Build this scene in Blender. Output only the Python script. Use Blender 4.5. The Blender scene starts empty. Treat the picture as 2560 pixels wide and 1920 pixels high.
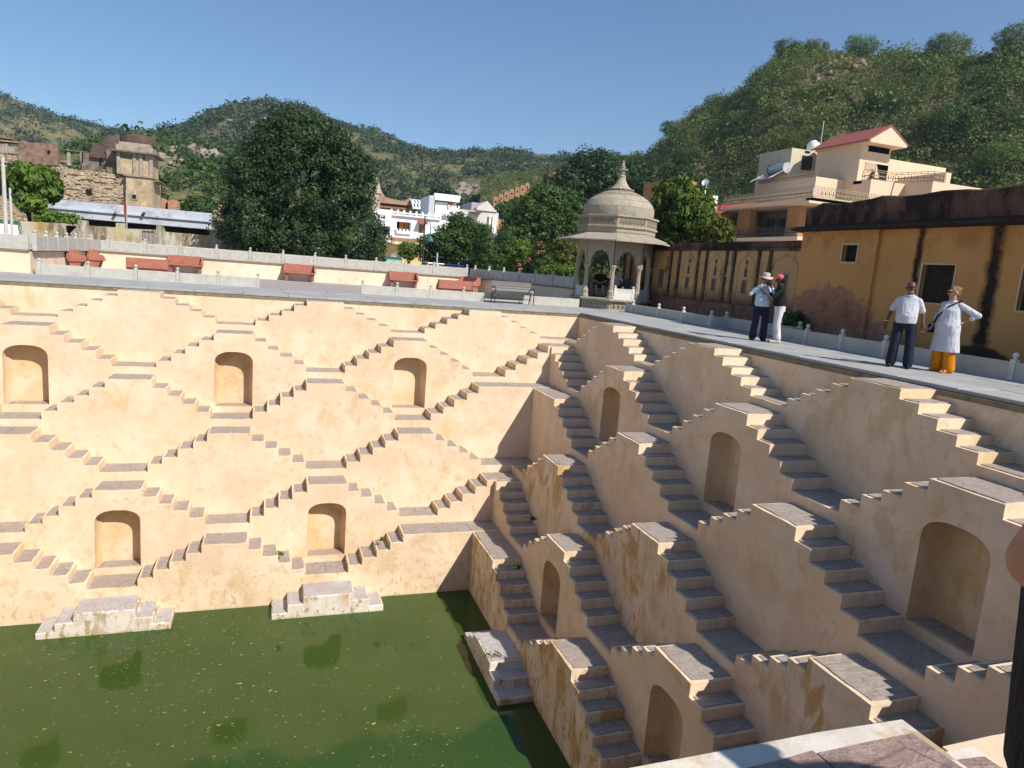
import bpy, bmesh, math, random
import numpy as np
from mathutils import Vector, Matrix, Quaternion
from mathutils.geometry import tessellate_polygon
random.seed(7); RNG = np.random.default_rng(7)
SC = bpy.context.scene; COL = SC.collection
# ---------------------------------------------------------------- camera
CAM = np.array([-10.914, -23.794, 1.538]); YAW, PITCH, ROLL, FPX = 0.33677, -0.16184, 0.07810, 1744.75
def cam_axes():
    f = np.array([math.sin(YAW)*math.cos(PITCH), math.cos(YAW)*math.cos(PITCH), math.sin(PITCH)])
    rt = np.array([math.cos(YAW), -math.sin(YAW), 0.0]); up = np.cross(rt, f)
    return rt*math.cos(ROLL)+up*math.sin(ROLL), -rt*math.sin(ROLL)+up*math.cos(ROLL), f
AR, AU, AF = cam_axes()
cd = bpy.data.cameras.new('camera'); cam = bpy.data.objects.new('camera', cd); COL.objects.link(cam)
cd.sensor_fit = 'HORIZONTAL'; cd.sensor_width = 36.0; cd.lens = FPX*36/2560; cd.clip_start = 0.05; cd.clip_end = 6000
cam.matrix_world = Matrix(((AR[0], AU[0], -AF[0], CAM[0]), (AR[1], AU[1], -AF[1], CAM[1]), (AR[2], AU[2], -AF[2], CAM[2]), (0, 0, 0, 1)))
SC.camera = cam
# ---------------------------------------------------------------- sky, sun, exposure
SUN = Vector((-0.55, 0.95, -1.0)).normalized()
SUN_EL = math.asin(-SUN.z); SUN_AZ = math.atan2(-SUN.x, -SUN.y)
w = bpy.data.worlds.new('World'); SC.world = w; w.use_nodes = True
nt = w.node_tree; sky = nt.nodes.new('ShaderNodeTexSky'); sky.sky_type = 'NISHITA'; sky.sun_disc = False
sky.sun_elevation = SUN_EL; sky.sun_rotation = SUN_AZ; sky.air_density = 1.0; sky.dust_density = 0.15; sky.ozone_density = 4.0
bg = nt.nodes['Background']; bg.inputs[1].default_value = 0.092; hs_ = nt.nodes.new('ShaderNodeHueSaturation'); hs_.inputs['Saturation'].default_value = 1.1; nt.links.new(sky.outputs[0], hs_.inputs['Color']); nt.links.new(hs_.outputs[0], bg.inputs[0])
sl = bpy.data.lights.new('sun', 'SUN'); sl.energy = 4.25; sl.angle = math.radians(0.53); sl.color = (1.0, 0.95, 0.88)
so = bpy.data.objects.new('sun', sl); COL.objects.link(so); so.location = (20, -40, 40)
so.rotation_euler = SUN.to_track_quat('-Z', 'Y').to_euler()
vs = SC.view_settings; vs.view_transform = 'Standard'; vs.look = 'None'; vs.gamma = 1.0; vs.exposure = 0.46; vs.use_curve_mapping = False
# ---------------------------------------------------------------- helpers
def ray(u, v): return AR*(u-1280)/FPX + AU*(960-v)/FPX + AF
def aty(u, v, Y): r = ray(u, v); return CAM + r*(Y-CAM[1])/r[1]
def atx(u, v, X): r = ray(u, v); return CAM + r*(X-CAM[0])/r[0]
def atz(u, v, Z): r = ray(u, v); return CAM + r*(Z-CAM[2])/r[2]
def atd(u, v, d): r = ray(u, v); return CAM + r*d/math.hypot(r[0], r[1])
ORG = {}
def meta(o, label=None, cat=None, group=None, kind=None):
    if label: o['label'] = label
    if cat: o['category'] = cat
    if group: o['group'] = group
    if kind: o['kind'] = kind
    return o
def thing(name, label, cat, loc=(0, 0, 0), rz=0.0, group=None):
    o = bpy.data.objects.new(name, None); COL.objects.link(o); o.location = loc; o.rotation_euler = (0, 0, rz)
    o.empty_display_size = 0.2; ORG[o.name] = Vector(loc); return meta(o, label, cat, group)
def link(name, me, mats, parent=None, loc=(0, 0, 0)):
    o = bpy.data.objects.new(name, me); COL.objects.link(o)
    if mats is not None:
        for m in (mats if isinstance(mats, (list, tuple)) else [mats]): me.materials.append(m)
    if parent is not None: o.parent = parent
    o.location = loc; return o
class MB:
    """collects shapes, builds one mesh object"""
    def __init__(s): s.v = []; s.f = []; s.m = []
    def add(s, vs, fs, mi=0):
        b = len(s.v); s.v += [tuple(map(float, p)) for p in vs]; s.f += [tuple(b+i for i in f) for f in fs]; s.m += [mi]*len(fs); return s
    def box(s, x0, x1, y0, y1, z0, z1, mi=0):
        if x1 < x0: x0, x1 = x1, x0
        if y1 < y0: y0, y1 = y1, y0
        if z1 < z0: z0, z1 = z1, z0
        return s.add([(x0,y0,z0),(x1,y0,z0),(x1,y1,z0),(x0,y1,z0),(x0,y0,z1),(x1,y0,z1),(x1,y1,z1),(x0,y1,z1)],
              [(0,3,2,1),(4,5,6,7),(0,1,5,4),(1,2,6,5),(2,3,7,6),(3,0,4,7)], mi)
    def obox(s, c, ax, ay, az, mi=0):
        c, ax, ay, az = map(np.array, (c, ax, ay, az)); P = []
        for k in (-1, 1):
            for i, j in ((-1,-1),(1,-1),(1,1),(-1,1)): P.append(c+ax*i+ay*j+az*k)
        return s.add(P, [(0,3,2,1),(4,5,6,7),(0,1,5,4),(1,2,6,5),(2,3,7,6),(3,0,4,7)], mi)
    def bar(s, p, q, w, h=None, mi=0):
        p, q = Vector(p), Vector(q); d = q-p; L = d.length
        if L < 1e-6: return s
        d /= L; up = Vector((0,0,1)) if abs(d.z) < .95 else Vector((1,0,0)); a = d.cross(up).normalized(); b = a.cross(d)
        return s.obox((p+q)/2, a*w/2, d*L/2, b*(h or w)/2, mi)
    def prism(s, poly, f, mi=0, cap=True):
        """poly: 2D list; f(a,b,t) -> 3D for t in 0/1"""
        n = len(poly); P = [f(a, b, 0) for a, b in poly]+[f(a, b, 1) for a, b in poly]
        F = [(i, (i+1) % n, n+(i+1) % n, n+i) for i in range(n)]
        if cap: F += [tuple(range(n-1, -1, -1)), tuple(range(n, 2*n))]
        return s.add(P, F, mi)
    def lathe(s, prof, c=(0,0,0), n=16, mi=0, ph=0.0, capb=True, capt=True):
        P = []; F = []
        for r, z in prof:
            for i in range(n): a = ph+2*math.pi*i/n; P.append((c[0]+r*math.cos(a), c[1]+r*math.sin(a), c[2]+z))
        for k in range(len(prof)-1):
            for i in range(n): F.append((k*n+i, k*n+(i+1) % n, (k+1)*n+(i+1) % n, (k+1)*n+i))
        if capb: F.append(tuple(range(n-1, -1, -1)))
        if capt: F.append(tuple((len(prof)-1)*n+i for i in range(n)))
        return s.add(P, F, mi)
    def tube(s, pts, rad, n=8, mi=0):
        pts = [Vector(p) for p in pts]; P = []; F = []
        if not isinstance(rad, (list, tuple)): rad = [rad]*len(pts)
        for i, p in enumerate(pts):
            d = (pts[min(i+1, len(pts)-1)]-pts[max(i-1, 0)]).normalized()
            up = Vector((0,0,1)) if abs(d.z) < .9 else Vector((1,0,0)); a = d.cross(up).normalized(); b = a.cross(d)
            for k in range(n): t = 2*math.pi*k/n; P.append(p+(a*math.cos(t)+b*math.sin(t))*rad[i])
        for i in range(len(pts)-1):
            for k in range(n): F.append((i*n+k, i*n+(k+1) % n, (i+1)*n+(k+1) % n, (i+1)*n+k))
        F += [tuple(range(n-1, -1, -1)), tuple((len(pts)-1)*n+k for k in range(n))]
        return s.add(P, F, mi)
    def ball(s, c, r, n=10, m=6, mi=0):
        r = (r, r, r) if not isinstance(r, (list, tuple)) else r; P = [(c[0],c[1],c[2]-r[2])]; F = []
        for j in range(1, m):
            t = math.pi*j/m
            for i in range(n): a = 2*math.pi*i/n; P.append((c[0]+r[0]*math.sin(t)*math.cos(a), c[1]+r[1]*math.sin(t)*math.sin(a), c[2]-r[2]*math.cos(t)))
        P.append((c[0],c[1],c[2]+r[2])); L = len(P)-1
        for i in range(n):
            F.append((0, 1+(i+1) % n, 1+i)); F.append((L, L-n+i, L-n+(i+1) % n))
        for j in range(m-2):
            for i in range(n): F.append((1+j*n+i, 1+j*n+(i+1) % n, 1+(j+1)*n+(i+1) % n, 1+(j+1)*n+i))
        return s.add(P, F, mi)
    def mesh(s, name, off=(0,0,0), smooth=False, fix=True):
        me = bpy.data.meshes.new(name); o = Vector(off)
        me.from_pydata([Vector(p)-o for p in s.v], [], s.f)
        me.polygons.foreach_set('material_index', s.m)
        if fix:
            bm = bmesh.new(); bm.from_mesh(me); bmesh.ops.recalc_face_normals(bm, faces=bm.faces); bm.to_mesh(me); bm.free()
        if smooth:
            me.polygons.foreach_set('use_smooth', [True]*len(me.polygons)); me.set_sharp_from_angle(angle=math.radians(38))
        return me
    def build(s, name, mats, parent=None, world=True, smooth=False, fix=True):
        """world=True: shapes are in world coordinates"""
        if parent is not None:
            off = ORG[parent.name] if world else Vector((0,0,0))
            o = link(name, s.mesh(name, off, smooth, fix), mats, parent); ORG[o.name] = ORG[parent.name].copy(); return o
        a = np.array(s.v); off = Vector(((a[:,0].min()+a[:,0].max())/2, (a[:,1].min()+a[:,1].max())/2, a[:,2].min()))
        o = link(name, s.mesh(name, off, smooth, fix), mats, None, off); ORG[o.name] = off; return o
def bevel(o, w=0.01, seg=2, ang=35):
    m = o.modifiers.new('bevel', 'BEVEL'); m.width = w; m.segments = seg; m.limit_method = 'ANGLE'; m.angle_limit = math.radians(ang); m.harden_normals = False
    return o
# ---------------------------------------------------------------- materials
class NT:
    def __init__(s, name):
        s.mat = bpy.data.materials.new(name); s.mat.use_nodes = True; s.t = s.mat.node_tree; s.b = s.t.nodes['Principled BSDF']
        s.out = s.t.nodes['Material Output']; s.pos = s.t.nodes.new('ShaderNodeNewGeometry').outputs['Position']
    def L(s, a, b): s.t.links.new(a, b)
    def put(s, sock, val):
        if isinstance(val, bpy.types.NodeSocket): s.L(val, sock)
        elif isinstance(val, (tuple, list)) and len(val) == 3 and sock.type == 'RGBA': sock.default_value = (*val, 1)
        else: sock.default_value = val
    def mapv(s, scale=(1,1,1), rot=(0,0,0), vec=None):
        n = s.t.nodes.new('ShaderNodeMapping'); s.L(vec or s.pos, n.inputs[0]); n.inputs['Scale'].default_value = scale; n.inputs['Rotation'].default_value = rot; return n.outputs[0]
    def noise(s, scale, detail=4, rough=0.55, vec=None, dist=0.0, col=False):
        n = s.t.nodes.new('ShaderNodeTexNoise'); n.inputs['Scale'].default_value = scale; n.inputs['Detail'].default_value = detail
        n.inputs['Roughness'].default_value = rough; n.inputs['Distortion'].default_value = dist; s.L(vec or s.pos, n.inputs['Vector']); return n.outputs[1 if col else 0]
    def voro(s, scale, vec=None, feat='F1', out=0):
        n = s.t.nodes.new('ShaderNodeTexVoronoi'); n.feature = feat; n.inputs['Scale'].default_value = scale; s.L(vec or s.pos, n.inputs['Vector']); return n.outputs[out]
    def ramp(s, fac, lo, hi, a=0.0, b=1.0):
        n = s.t.nodes.new('ShaderNodeMapRange'); n.inputs[1].default_value = lo; n.inputs[2].default_value = hi; n.inputs[3].default_value = a; n.inputs[4].default_value = b
        n.clamp = True; s.L(fac, n.inputs[0]); return n.outputs[0]
    def mix(s, fac, a, b, mode='MIX'):
        n = s.t.nodes.new('ShaderNodeMix'); n.data_type = 'RGBA'; n.blend_type = mode; s.put(n.inputs[0], fac); s.put(n.inputs[6], a); s.put(n.inputs[7], b); return n.outputs[2]
    def math(s, op, a, b=0.0):
        n = s.t.nodes.new('ShaderNodeMath'); n.operation = op; s.put(n.inputs[0], a); s.put(n.inputs[1], b); return n.outputs[0]
    def sep(s, vec=None):
        n = s.t.nodes.new('ShaderNodeSeparateXYZ'); s.L(vec or s.pos, n.inputs[0]); return n.outputs
    def bump(s, h, strength=0.3, dist=0.02, prev=None):
        n = s.t.nodes.new('ShaderNodeBump'); n.inputs['Strength'].default_value = strength; n.inputs['Distance'].default_value = dist
        s.L(h, n.inputs['Height']); 
        if prev is not None: s.L(prev, n.inputs['Normal'])
        s.L(n.outputs[0], s.b.inputs['Normal']); return n.outputs[0]
    def attr(s, name):
        n = s.t.nodes.new('ShaderNodeAttribute'); n.attribute_name = name; return n.outputs
    def rnd(s): return s.t.nodes.new('ShaderNodeObjectInfo').outputs['Random']
    def done(s, col, rough=0.85, spec=0.3, metal=0.0):
        s.put(s.b.inputs['Base Color'], col); s.put(s.b.inputs['Roughness'], rough); s.b.inputs['Specular IOR Level'].default_value = spec
        s.b.inputs['Metallic'].default_value = metal; return s.mat
def simple(name, c, rough=0.7, var=0.18, scale=6.0, spec=0.3, metal=0.0, bump=0.15, dirt=None):
    n = NT(name); k = n.noise(scale, 5, 0.6); k2 = n.noise(scale*9, 3, 0.6)
    lo = tuple(x*(1-var) for x in c); hi = tuple(min(1, x*(1+var*.6)) for x in c)
    col = n.mix(n.ramp(k, .3, .7), lo, hi)
    if dirt: col = n.mix(n.ramp(n.noise(scale*.45, 6, .65), .52, .72, 0, dirt[1]), col, dirt[0])
    if bump: n.bump(k2, bump, 0.01)
    return n.done(col, rough, spec, metal)
def plaster(name, base, ochre, amt_ochre, streak=0.0, specks=True, warm=None, blotch=False):
    n = NT(name); xyz = n.sep()
    big = n.noise(0.55, 4, .55); mid = n.noise(2.6, 6, .62); fine = n.noise(26, 4, .6)
    col = n.mix(n.ramp(big, .3, .7), tuple(c*.86 for c in base), warm or tuple(min(1, c*1.04) for c in base)); col = n.mix(n.ramp(mid, .45, .68, 0, .32), col, tuple(c*f for c, f in zip(base, (.80, .77, .70))))
    pale = n.ramp(n.noise(1.1, 5, .6), .48, .66, 0, .42); col = n.mix(pale, col, (.80, .69, .54))
    sv = n.mapv((1, 1, .62)); och = n.noise(1.9, 8, .66, sv, .5)
    m1 = n.math('MULTIPLY', n.ramp(och, .50, .60, 0, .85), n.ramp(n.noise(.42, 2, .5), .46, .58, 0, min(1, amt_ochre)))
    col = n.mix(m1, col, ochre)
    if blotch:
        bl = n.noise(1.7, 6, .62, n.mapv((1, 1, .42)), .5); col = n.mix(n.math('MULTIPLY', n.ramp(bl, .535, .57, 0, .75), n.ramp(n.noise(.35, 2, .5), .40, .52)), col, ochre)
    gm = n.noise(5.2, 7, .68, None, .3); col = n.mix(n.math('MULTIPLY', n.ramp(gm, .54, .64, 0, .5), n.ramp(n.noise(.9, 3, .5), .35, .6)), col, tuple(c*f for c, f in zip(base, (.66, .64, .60))))
    rs = n.noise(4.5, 5, .6, n.mapv((1, 1, .07))); col = n.mix(n.ramp(rs, .60, .74, 0, .12), col, tuple(c*.62 for c in base))
    # height-linked damp wear near the water: real staining of the plaster
    low = n.ramp(xyz[2], -7.9, -5.6, 1, 0); flake = n.noise(5.5, 7, .7, n.mapv((1, 1, .6)))
    m2 = n.math('MULTIPLY', n.ramp(flake, .545, .585), n.math('ADD', n.math('MULTIPLY', low, .85), streak*.4)); col = n.mix(m2, col, tuple(c*.92 for c in ochre))
    if streak > 0:
        st = n.noise(3.2, 7, .7, n.mapv((1, 1, .22))); col = n.mix(n.ramp(st, .53, .61, 0, streak), col, (.50, .29, .10))
    if specks:
        sp = n.noise(13, 5, .7); pat = n.ramp(n.noise(.8, 3, .5), .45, .7)
        amt = n.math('ADD', n.math('MULTIPLY', low, .9), n.math('MULTIPLY', pat, .6)); col = n.mix(n.math('MULTIPLY', n.ramp(sp, .635, .69), amt), col, (.30, .25, .17))
    alg = n.ramp(n.math('ADD', xyz[2], n.math('MULTIPLY', n.noise(3, 3), .16)), -7.83, -7.72, 1, 0); col = n.mix(n.math('MULTIPLY', alg, .8), col, (.30, .31, .06))
    hs = n.math('ADD', n.math('MULTIPLY', mid, .7), n.math('MULTIPLY', fine, .18)); n.bump(hs, .35, .03)
    return n.done(col, .9, .2)
M = {}
M['plaster'] = plaster('lime_plaster_cream', (.805, .60, .405), (.58, .42, .20), .7)
M['plaster_old'] = plaster('lime_plaster_weathered', (.76, .60, .42), (.50, .27, .07), 1.0, streak=.45, blotch=True)
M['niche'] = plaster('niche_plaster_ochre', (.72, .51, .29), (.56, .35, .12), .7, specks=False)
def stone(name, a, b, c, white=.5):
    n = NT(name); r = n.rnd(); v = n.t.nodes.new('ShaderNodeVectorMath'); v.operation = 'ADD'; cx = n.t.nodes.new('ShaderNodeCombineXYZ')
    n.L(n.math('MULTIPLY', r, 37.0), cx.inputs[0]); n.L(n.math('MULTIPLY', r, 91.0), cx.inputs[1]); n.L(n.pos, v.inputs[0]); n.L(cx.outputs[0], v.inputs[1]); P = v.outputs[0]
    g = n.noise(5, 7, .68, n.mapv((1, 2.6, 2), (0, 0, .5), P), .8); k = n.noise(2.2, 4, .6, P)
    col = n.mix(n.ramp(g, .35, .68), a, b); col = n.mix(n.math('MULTIPLY', n.ramp(k, .45, .7), n.ramp(r, .2, .9, .15, .8)), col, c)
    col = n.mix(n.ramp(n.noise(9, 8, .72, n.mapv((1, 2, 1), (0, 0, .9), P)), .60, .68, 0, white), col, (.62, .57, .50))
    col = n.mix(n.ramp(n.noise(60, 2, .5, P), .70, .74, 0, .5), col, (.7, .66, .6))
    col = n.mix(n.ramp(n.noise(45, 6, .75, P), .48, .62, 0, .45), col, tuple(x*.55 for x in a)); ck = n.voro(2.3, n.mapv((1, .5, 1), (0, 0, .4), P), 'DISTANCE_TO_EDGE'); col = n.mix(n.ramp(ck, .0, .012, .6, 0), col, tuple(x*.3 for x in a))
    n.bump(n.math('ADD', g, n.math('MULTIPLY', n.noise(30, 4, .6, P), .4)), .7, .025); return n.done(col, .72, .35)
M['tread'] = stone('sandstone_tread', (.285, .238, .200), (.46, .398, .345), (.41, .30, .225))
M['slab_pink'] = stone('sandstone_pink', (.26, .17, .15), (.42, .29, .23), (.50, .33, .20), .35)
# ================================================================ the stepwell
M['whitewash'] = plaster('worn_whitewash', (.72, .65, .56), (.40, .30, .17), 1.0, streak=.5)
T, A, PITCHX = 0.37, 1.135, 1.135+4*0.37
X0, Y0, DB = -1.503, -1.487, 0.30
ZK = [None, .085, -.925, -2.211, -3.526, -4.784, -6.051, -7.289]
DK = [DB, 1.092, 1.984, 2.824, 3.66, 4.461, 5.285, 6.098]
RK = [None]+[(ZK[k]-(ZK[k+1] if k < 7 else ZK[k]-1.26))/6 for k in range(1, 8)]
WATER = -7.85; YS, XW = -23.24, -23.93
N_END = {1: None, 2: None, 3: 1, 4: None, 5: None, 6: 2}
def level(s, k, c0, lo, hi, jm):
    s = min(max(s, lo), hi)
    if N_END.get(k) is not None:
        jc = N_END[k]
        if s > c0-jc*PITCHX: return 0
        if s < c0-(jm-jc)*PITCHX: return 0
    best = 9
    for j in range(-2, jm+3):
        if j % 2 == k % 2:
            m = abs(s-(c0-j*PITCHX)); best = min(best, 0 if m < A/2+1e-6 else min(5, 1+int((m-A/2)/T)))
    return best
def arch(w, rise, z0, zt, n=22, e=2.5):
    """outline of a niche: (offset, z) counter-clockwise from lower right"""
    P = [(w/2, z0)]
    for i in range(n+1):
        t = math.pi*i/n; c, s_ = math.cos(t), math.sin(t)
        P.append((math.copysign(abs(c)**(2/e), c)*w/2, zt-rise+rise*abs(s_)**(2/e)))
    return P+[(-w/2, z0)]
def side_wall(name, label, frame, c0, ends, jm, treads=True, vis=None):
    """frame(s,n,z)->world. ends=(lo,hi) of the well mouth line n=0"""
    root = thing(name, label, 'stepwell wall', frame((ends[0]+ends[1])/2, DB, -9.5))
    rnd = random.Random(name)
    mb = MB(); a = frame(ends[0]-.3, DB, -1.3); b = frame(ends[1]+.3, -.35, .085)
    mb.box(a[0], b[0], a[1], b[1], a[2], b[2]); mb.build('top_wall', M['plaster'], root)
    for k in range(1, 7):
        lo, hi = ends[0]+DK[k], ends[1]-DK[k]; LO, HI = (ends[0]+DK[k-1], ends[1]-DK[k-1])
        if frame is FE or frame is FW: LO, HI = lo, hi
        bp = set()
        for j in range(-2, jm+3):
            if j % 2 == k % 2:
                for i in range(5):
                    for sg in (-1, 1): bp.add(round(c0-j*PITCHX+sg*(A/2+i*T), 4))
        ss = [LO]+sorted(x for x in bp if LO+.02 < x < HI-.02)+[HI]
        segs = []
        for s0, s1 in zip(ss, ss[1:]):
            lv = level((s0+s1)/2, k, c0, lo, hi, jm)
            if segs and segs[-1][2] == lv: segs[-1][1] = s1
            else: segs.append([s0, s1, lv])
        jit = [rnd.uniform(-.016, .016)*(0 if frame is FS else 1) for _ in segs]
        for i in range(len(segs)-1):
            d = rnd.uniform(-.018, .018); segs[i][1] += d; segs[i+1][0] += d
        top = []
        for (s0, s1, lv), jz in zip(segs, jit):
            z = ZK[k]-lv*RK[k]+jz; n = max(1, int((s1-s0)/.35))
            for q in range(n+1): top.append((s0+(s1-s0)*q/n, z+(rnd.uniform(-.009, .009) if 0 < q < n else 0)))
        zb = ZK[k]-2.75 if k < 6 else -9.6
        outer = [(LO, zb), (HI, zb)]+top[::-1]
        holes = []; nic = []
        if k in (2, 5):
            for j in range(0, jm+1):
                cj = c0-j*PITCHX
                if j % 2 == k % 2 and lo+1.2 < cj < hi-1.2:
                    z0 = ZK[k+1]-4*RK[k+1]-.005; pts = arch(1.05, .34, z0, ZK[k]-.535)
                    holes.append([(cj+o, z) for o, z in pts]); nic.append((cj, z0, pts))
        mb = MB(); loops = [outer]+holes; flat = [p for l in loops for p in l]
        tri = tessellate_polygon([[Vector((p[0], p[1], 0)) for p in l] for l in loops])
        mb.add([frame(p[0], DK[k], p[1]) for p in flat], tri)
        n = len(outer)
        mb.add([frame(p[0], DK[k], p[1]) for p in outer]+[frame(p[0], DK[k-1]-.03, p[1]) for p in outer], [(i, (i+1) % n, n+(i+1) % n, n+i) for i in range(n)])
        me = mb.mesh('stair_tier', ORG[root.name], fix=False); bm = bmesh.new(); bm.from_mesh(me); bmesh.ops.remove_doubles(bm, verts=bm.verts, dist=1e-4)
        bmesh.ops.recalc_face_normals(bm, faces=bm.faces); bm.to_mesh(me); bm.free()
        old = (frame is FE and k in (4, 6)); tier = link('stair_tier', me, M['plaster_old'] if old else (M['whitewash'] if frame is FS and k == 1 else M['plaster']), root); ORG[tier.name] = ORG[root.name].copy()
        bevel(tier, .024, 3, 40)
        if not treads: continue
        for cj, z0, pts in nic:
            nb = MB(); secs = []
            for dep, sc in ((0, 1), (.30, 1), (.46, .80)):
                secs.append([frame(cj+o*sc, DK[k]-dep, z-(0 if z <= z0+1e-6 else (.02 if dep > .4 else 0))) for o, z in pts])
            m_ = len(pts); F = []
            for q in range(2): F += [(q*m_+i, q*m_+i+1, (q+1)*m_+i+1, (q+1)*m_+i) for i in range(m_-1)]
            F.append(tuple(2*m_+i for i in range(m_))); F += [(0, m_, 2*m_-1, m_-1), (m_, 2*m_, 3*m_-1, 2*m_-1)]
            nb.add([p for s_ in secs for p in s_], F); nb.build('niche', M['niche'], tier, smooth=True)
            tread_slab(frame, cj-.50, cj+.50, DK[k]-.44, DK[k]-.05, z0+.004, tier, rnd, (0.01, .01, .01, .01), taper=.12)
        for i, ((s0, s1, lv), jz) in enumerate(zip(segs, jit)):
            if vis and not vis((s0+s1)/2, k): continue
            z = ZK[k]-lv*RK[k]+jz
            up_l = i > 0 and segs[i-1][2] < lv; up_r = i < len(segs)-1 and segs[i+1][2] < lv
            ml, mr = (.014 if up_l else .055), (.014 if up_r else .055)
            if i == 0: ml = .0
            if i == len(segs)-1: mr = .0
            L = s1-s0; cuts = [s0, s1]
            if L > .8:
                q = 2 if L < 1.6 else 3; cuts = [s0]+[s0+L*(c+1)/q+rnd.uniform(-.12, .12) for c in range(q-1)]+[s1]
            for c, (u0, u1) in enumerate(zip(cuts, cuts[1:])):
                tread_slab(frame, u0, u1, DK[k-1], DK[k], z, tier, rnd, (ml if c == 0 else .004, mr if c == len(cuts)-2 else .004, .014, .068))
    return root
def tread_slab(frame, s0, s1, n0, n1, z, parent, rnd, mg, taper=0.0, mat='tread', th=.02):
    """a stone slab let into the plaster: ragged outline, a few millimetres proud"""
    s0 += mg[0]; s1 -= mg[1]; n0 += mg[2]; n1 -= mg[3]
    P = []; st = .16
    def edge(a, b, jit):
        L = math.hypot(b[0]-a[0], b[1]-a[1]); m = max(2, int(L/st))
        for i in range(m):
            t = i/m; P.append((a[0]+(b[0]-a[0])*t+rnd.uniform(-jit, jit), a[1]+(b[1]-a[1])*t+rnd.uniform(-jit, jit)))
    tp = (s1-s0)*taper/2; jl = .016 if mg[0] > .02 else .004; jr = .016 if mg[1] > .02 else .004; jf = .020 if mg[3] > .02 else .004
    edge((s0, n1), (s1, n1), jf); edge((s1, n1), (s1-tp, n0), jr); edge((s1-tp, n0), (s0+tp, n0), .002); edge((s0+tp, n0), (s0, n1), jl)
    c = frame((s0+s1)/2, (n0+n1)/2, z); o = Vector(c); m = len(P); tz = rnd.uniform(.012, .018)
    V = [Vector(frame(a, b, z+tz))-o for a, b in P]+[Vector(frame(a, b, z-th))-o for a, b in P]
    me = bpy.data.meshes.new('tread_slab'); flip = frame in (FN, FW)
    F = [tuple(range(m))]+[(i, m+i, m+(i+1) % m, (i+1) % m) for i in range(m)]
    me.from_pydata(V, [], F)
    bm = bmesh.new(); bm.from_mesh(me); bmesh.ops.recalc_face_normals(bm, faces=bm.faces)
    f0 = max(bm.faces, key=lambda f: len(f.verts)); 
    if f0.normal.z < 0: bmesh.ops.reverse_faces(bm, faces=bm.faces)
    bm.to_mesh(me); bm.free()
    ob = link('tread_slab', me, M[mat], parent, o-ORG[parent.name]); ORG[ob.name] = o; return ob
def FN(s, n, z): return (s, -n, z)
def FE(s, n, z): return (-n, s, z)
def FS(s, n, z): return (s, YS+n, z)
def FW(s, n, z): return (XW+n, s, z)
north = side_wall('stepped_wall', 'sunlit cream stepped wall of the well with crossing stairs and five arched niches', FN, X0, (XW, 0), 8, True, lambda s, k: s > -20.6)
east = side_wall('stepped_wall', 'shaded cream stepped wall of the well running along the right side', FE, Y0, (YS, 0), 8, True)
south = side_wall('stepped_wall', 'near stepped wall of the well whose white edged landing juts in at bottom right', FS, X0, (XW, 0), 8, False)
west = side_wall('stepped_wall', 'stepped wall of the well closing its left side', FW, Y0, (YS, 0), 8, False)
# low blocks of the seventh tier standing in the water
def foot_block(frame, c, label, k=7):
    root = thing('water_step_block', label, 'steps', frame(c, DK[6], WATER-.4), group='step blocks at the waterline')
    rnd = random.Random(label); b = 1.315; t7 = .39
    segs = [(c-b/2-2*t7, c-b/2-t7, 2), (c-b/2-t7, c-b/2, 1), (c-b/2, c+b/2, 0), (c+b/2, c+b/2+t7, 1), (c+b/2+t7, c+b/2+2*t7, 2)]
    top = []
    for s0, s1, lv in segs: z = ZK[7]-lv*.205+rnd.uniform(-.012, .012); top += [(s0, z), (s1, z)]
    under = [(c-b/2-3*t7, WATER-.07), (c-b/2-2*t7, WATER-.07)]; under2 = [(c+b/2+2*t7, WATER-.07), (c+b/2+3*t7, WATER-.07)]
    outer = [(c-b/2-3*t7, -9.2)]+under+top+under2+[(c+b/2+3*t7, -9.2)]
    mb = MB(); mb.prism(outer, lambda a, z, q: frame(a, DK[7] if q == 0 else DK[6]-.03, z))
    o = mb.build('step_body', M['whitewash'], root); bevel(o, .02, 2, 40)
    for s0, s1, lv in segs:
        tread_slab(frame, s0, s1, DK[6], DK[7], ZK[7]-lv*.205, o, rnd, (.03, .03, .02, .05), mat='tread_pale')
M['tread_pale'] = stone('pale_tread', (.42, .38, .36), (.56, .52, .50), (.45, .36, .31), .6)
for j, lb in ((3, 'worn white step block standing in the water, nearer the far corner'), (5, 'worn white step block in the water at left, peeling front'), (7, 'worn white step block standing in the water beyond the left edge')):
    foot_block(FN, X0-j*PITCHX, lb)
for j, lb in ((3, 'three worn steps dropping into the water below the shaded wall'), (5, 'step block in the water under the shaded wall, low at right'), (7, 'step block in the water close under the near wall')):
    foot_block(FE, Y0-j*PITCHX, lb)
# the foreground landing: stones of the near wall's top tier
rndf = random.Random(5); st1 = [o for o in south.children if o.name.startswith('stair_tier')][0]
fc = X0-3*PITCHX
for s0, s1 in ((fc-A/2, fc-.27), (fc-.265, fc+.10), (fc+.105, fc+A/2)):
    tread_slab(FS, s0, s1, DK[0], DK[1], ZK[1], st1, rndf, (.05 if s0 < fc-.5 else .004, .05 if s1 > fc+.5 else .004, .02, .085), mat='slab_pink')
for sg in (-1, 1):
    for i in range(1, 5):
        a, b = sorted((fc+sg*(A/2+(i-1)*T), fc+sg*(A/2+i*T))); tread_slab(FS, a, b, DK[0], DK[1], ZK[1]-i*RK[1], st1, rndf, (.03, .03, .02, .06), mat='slab_pink')
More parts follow.
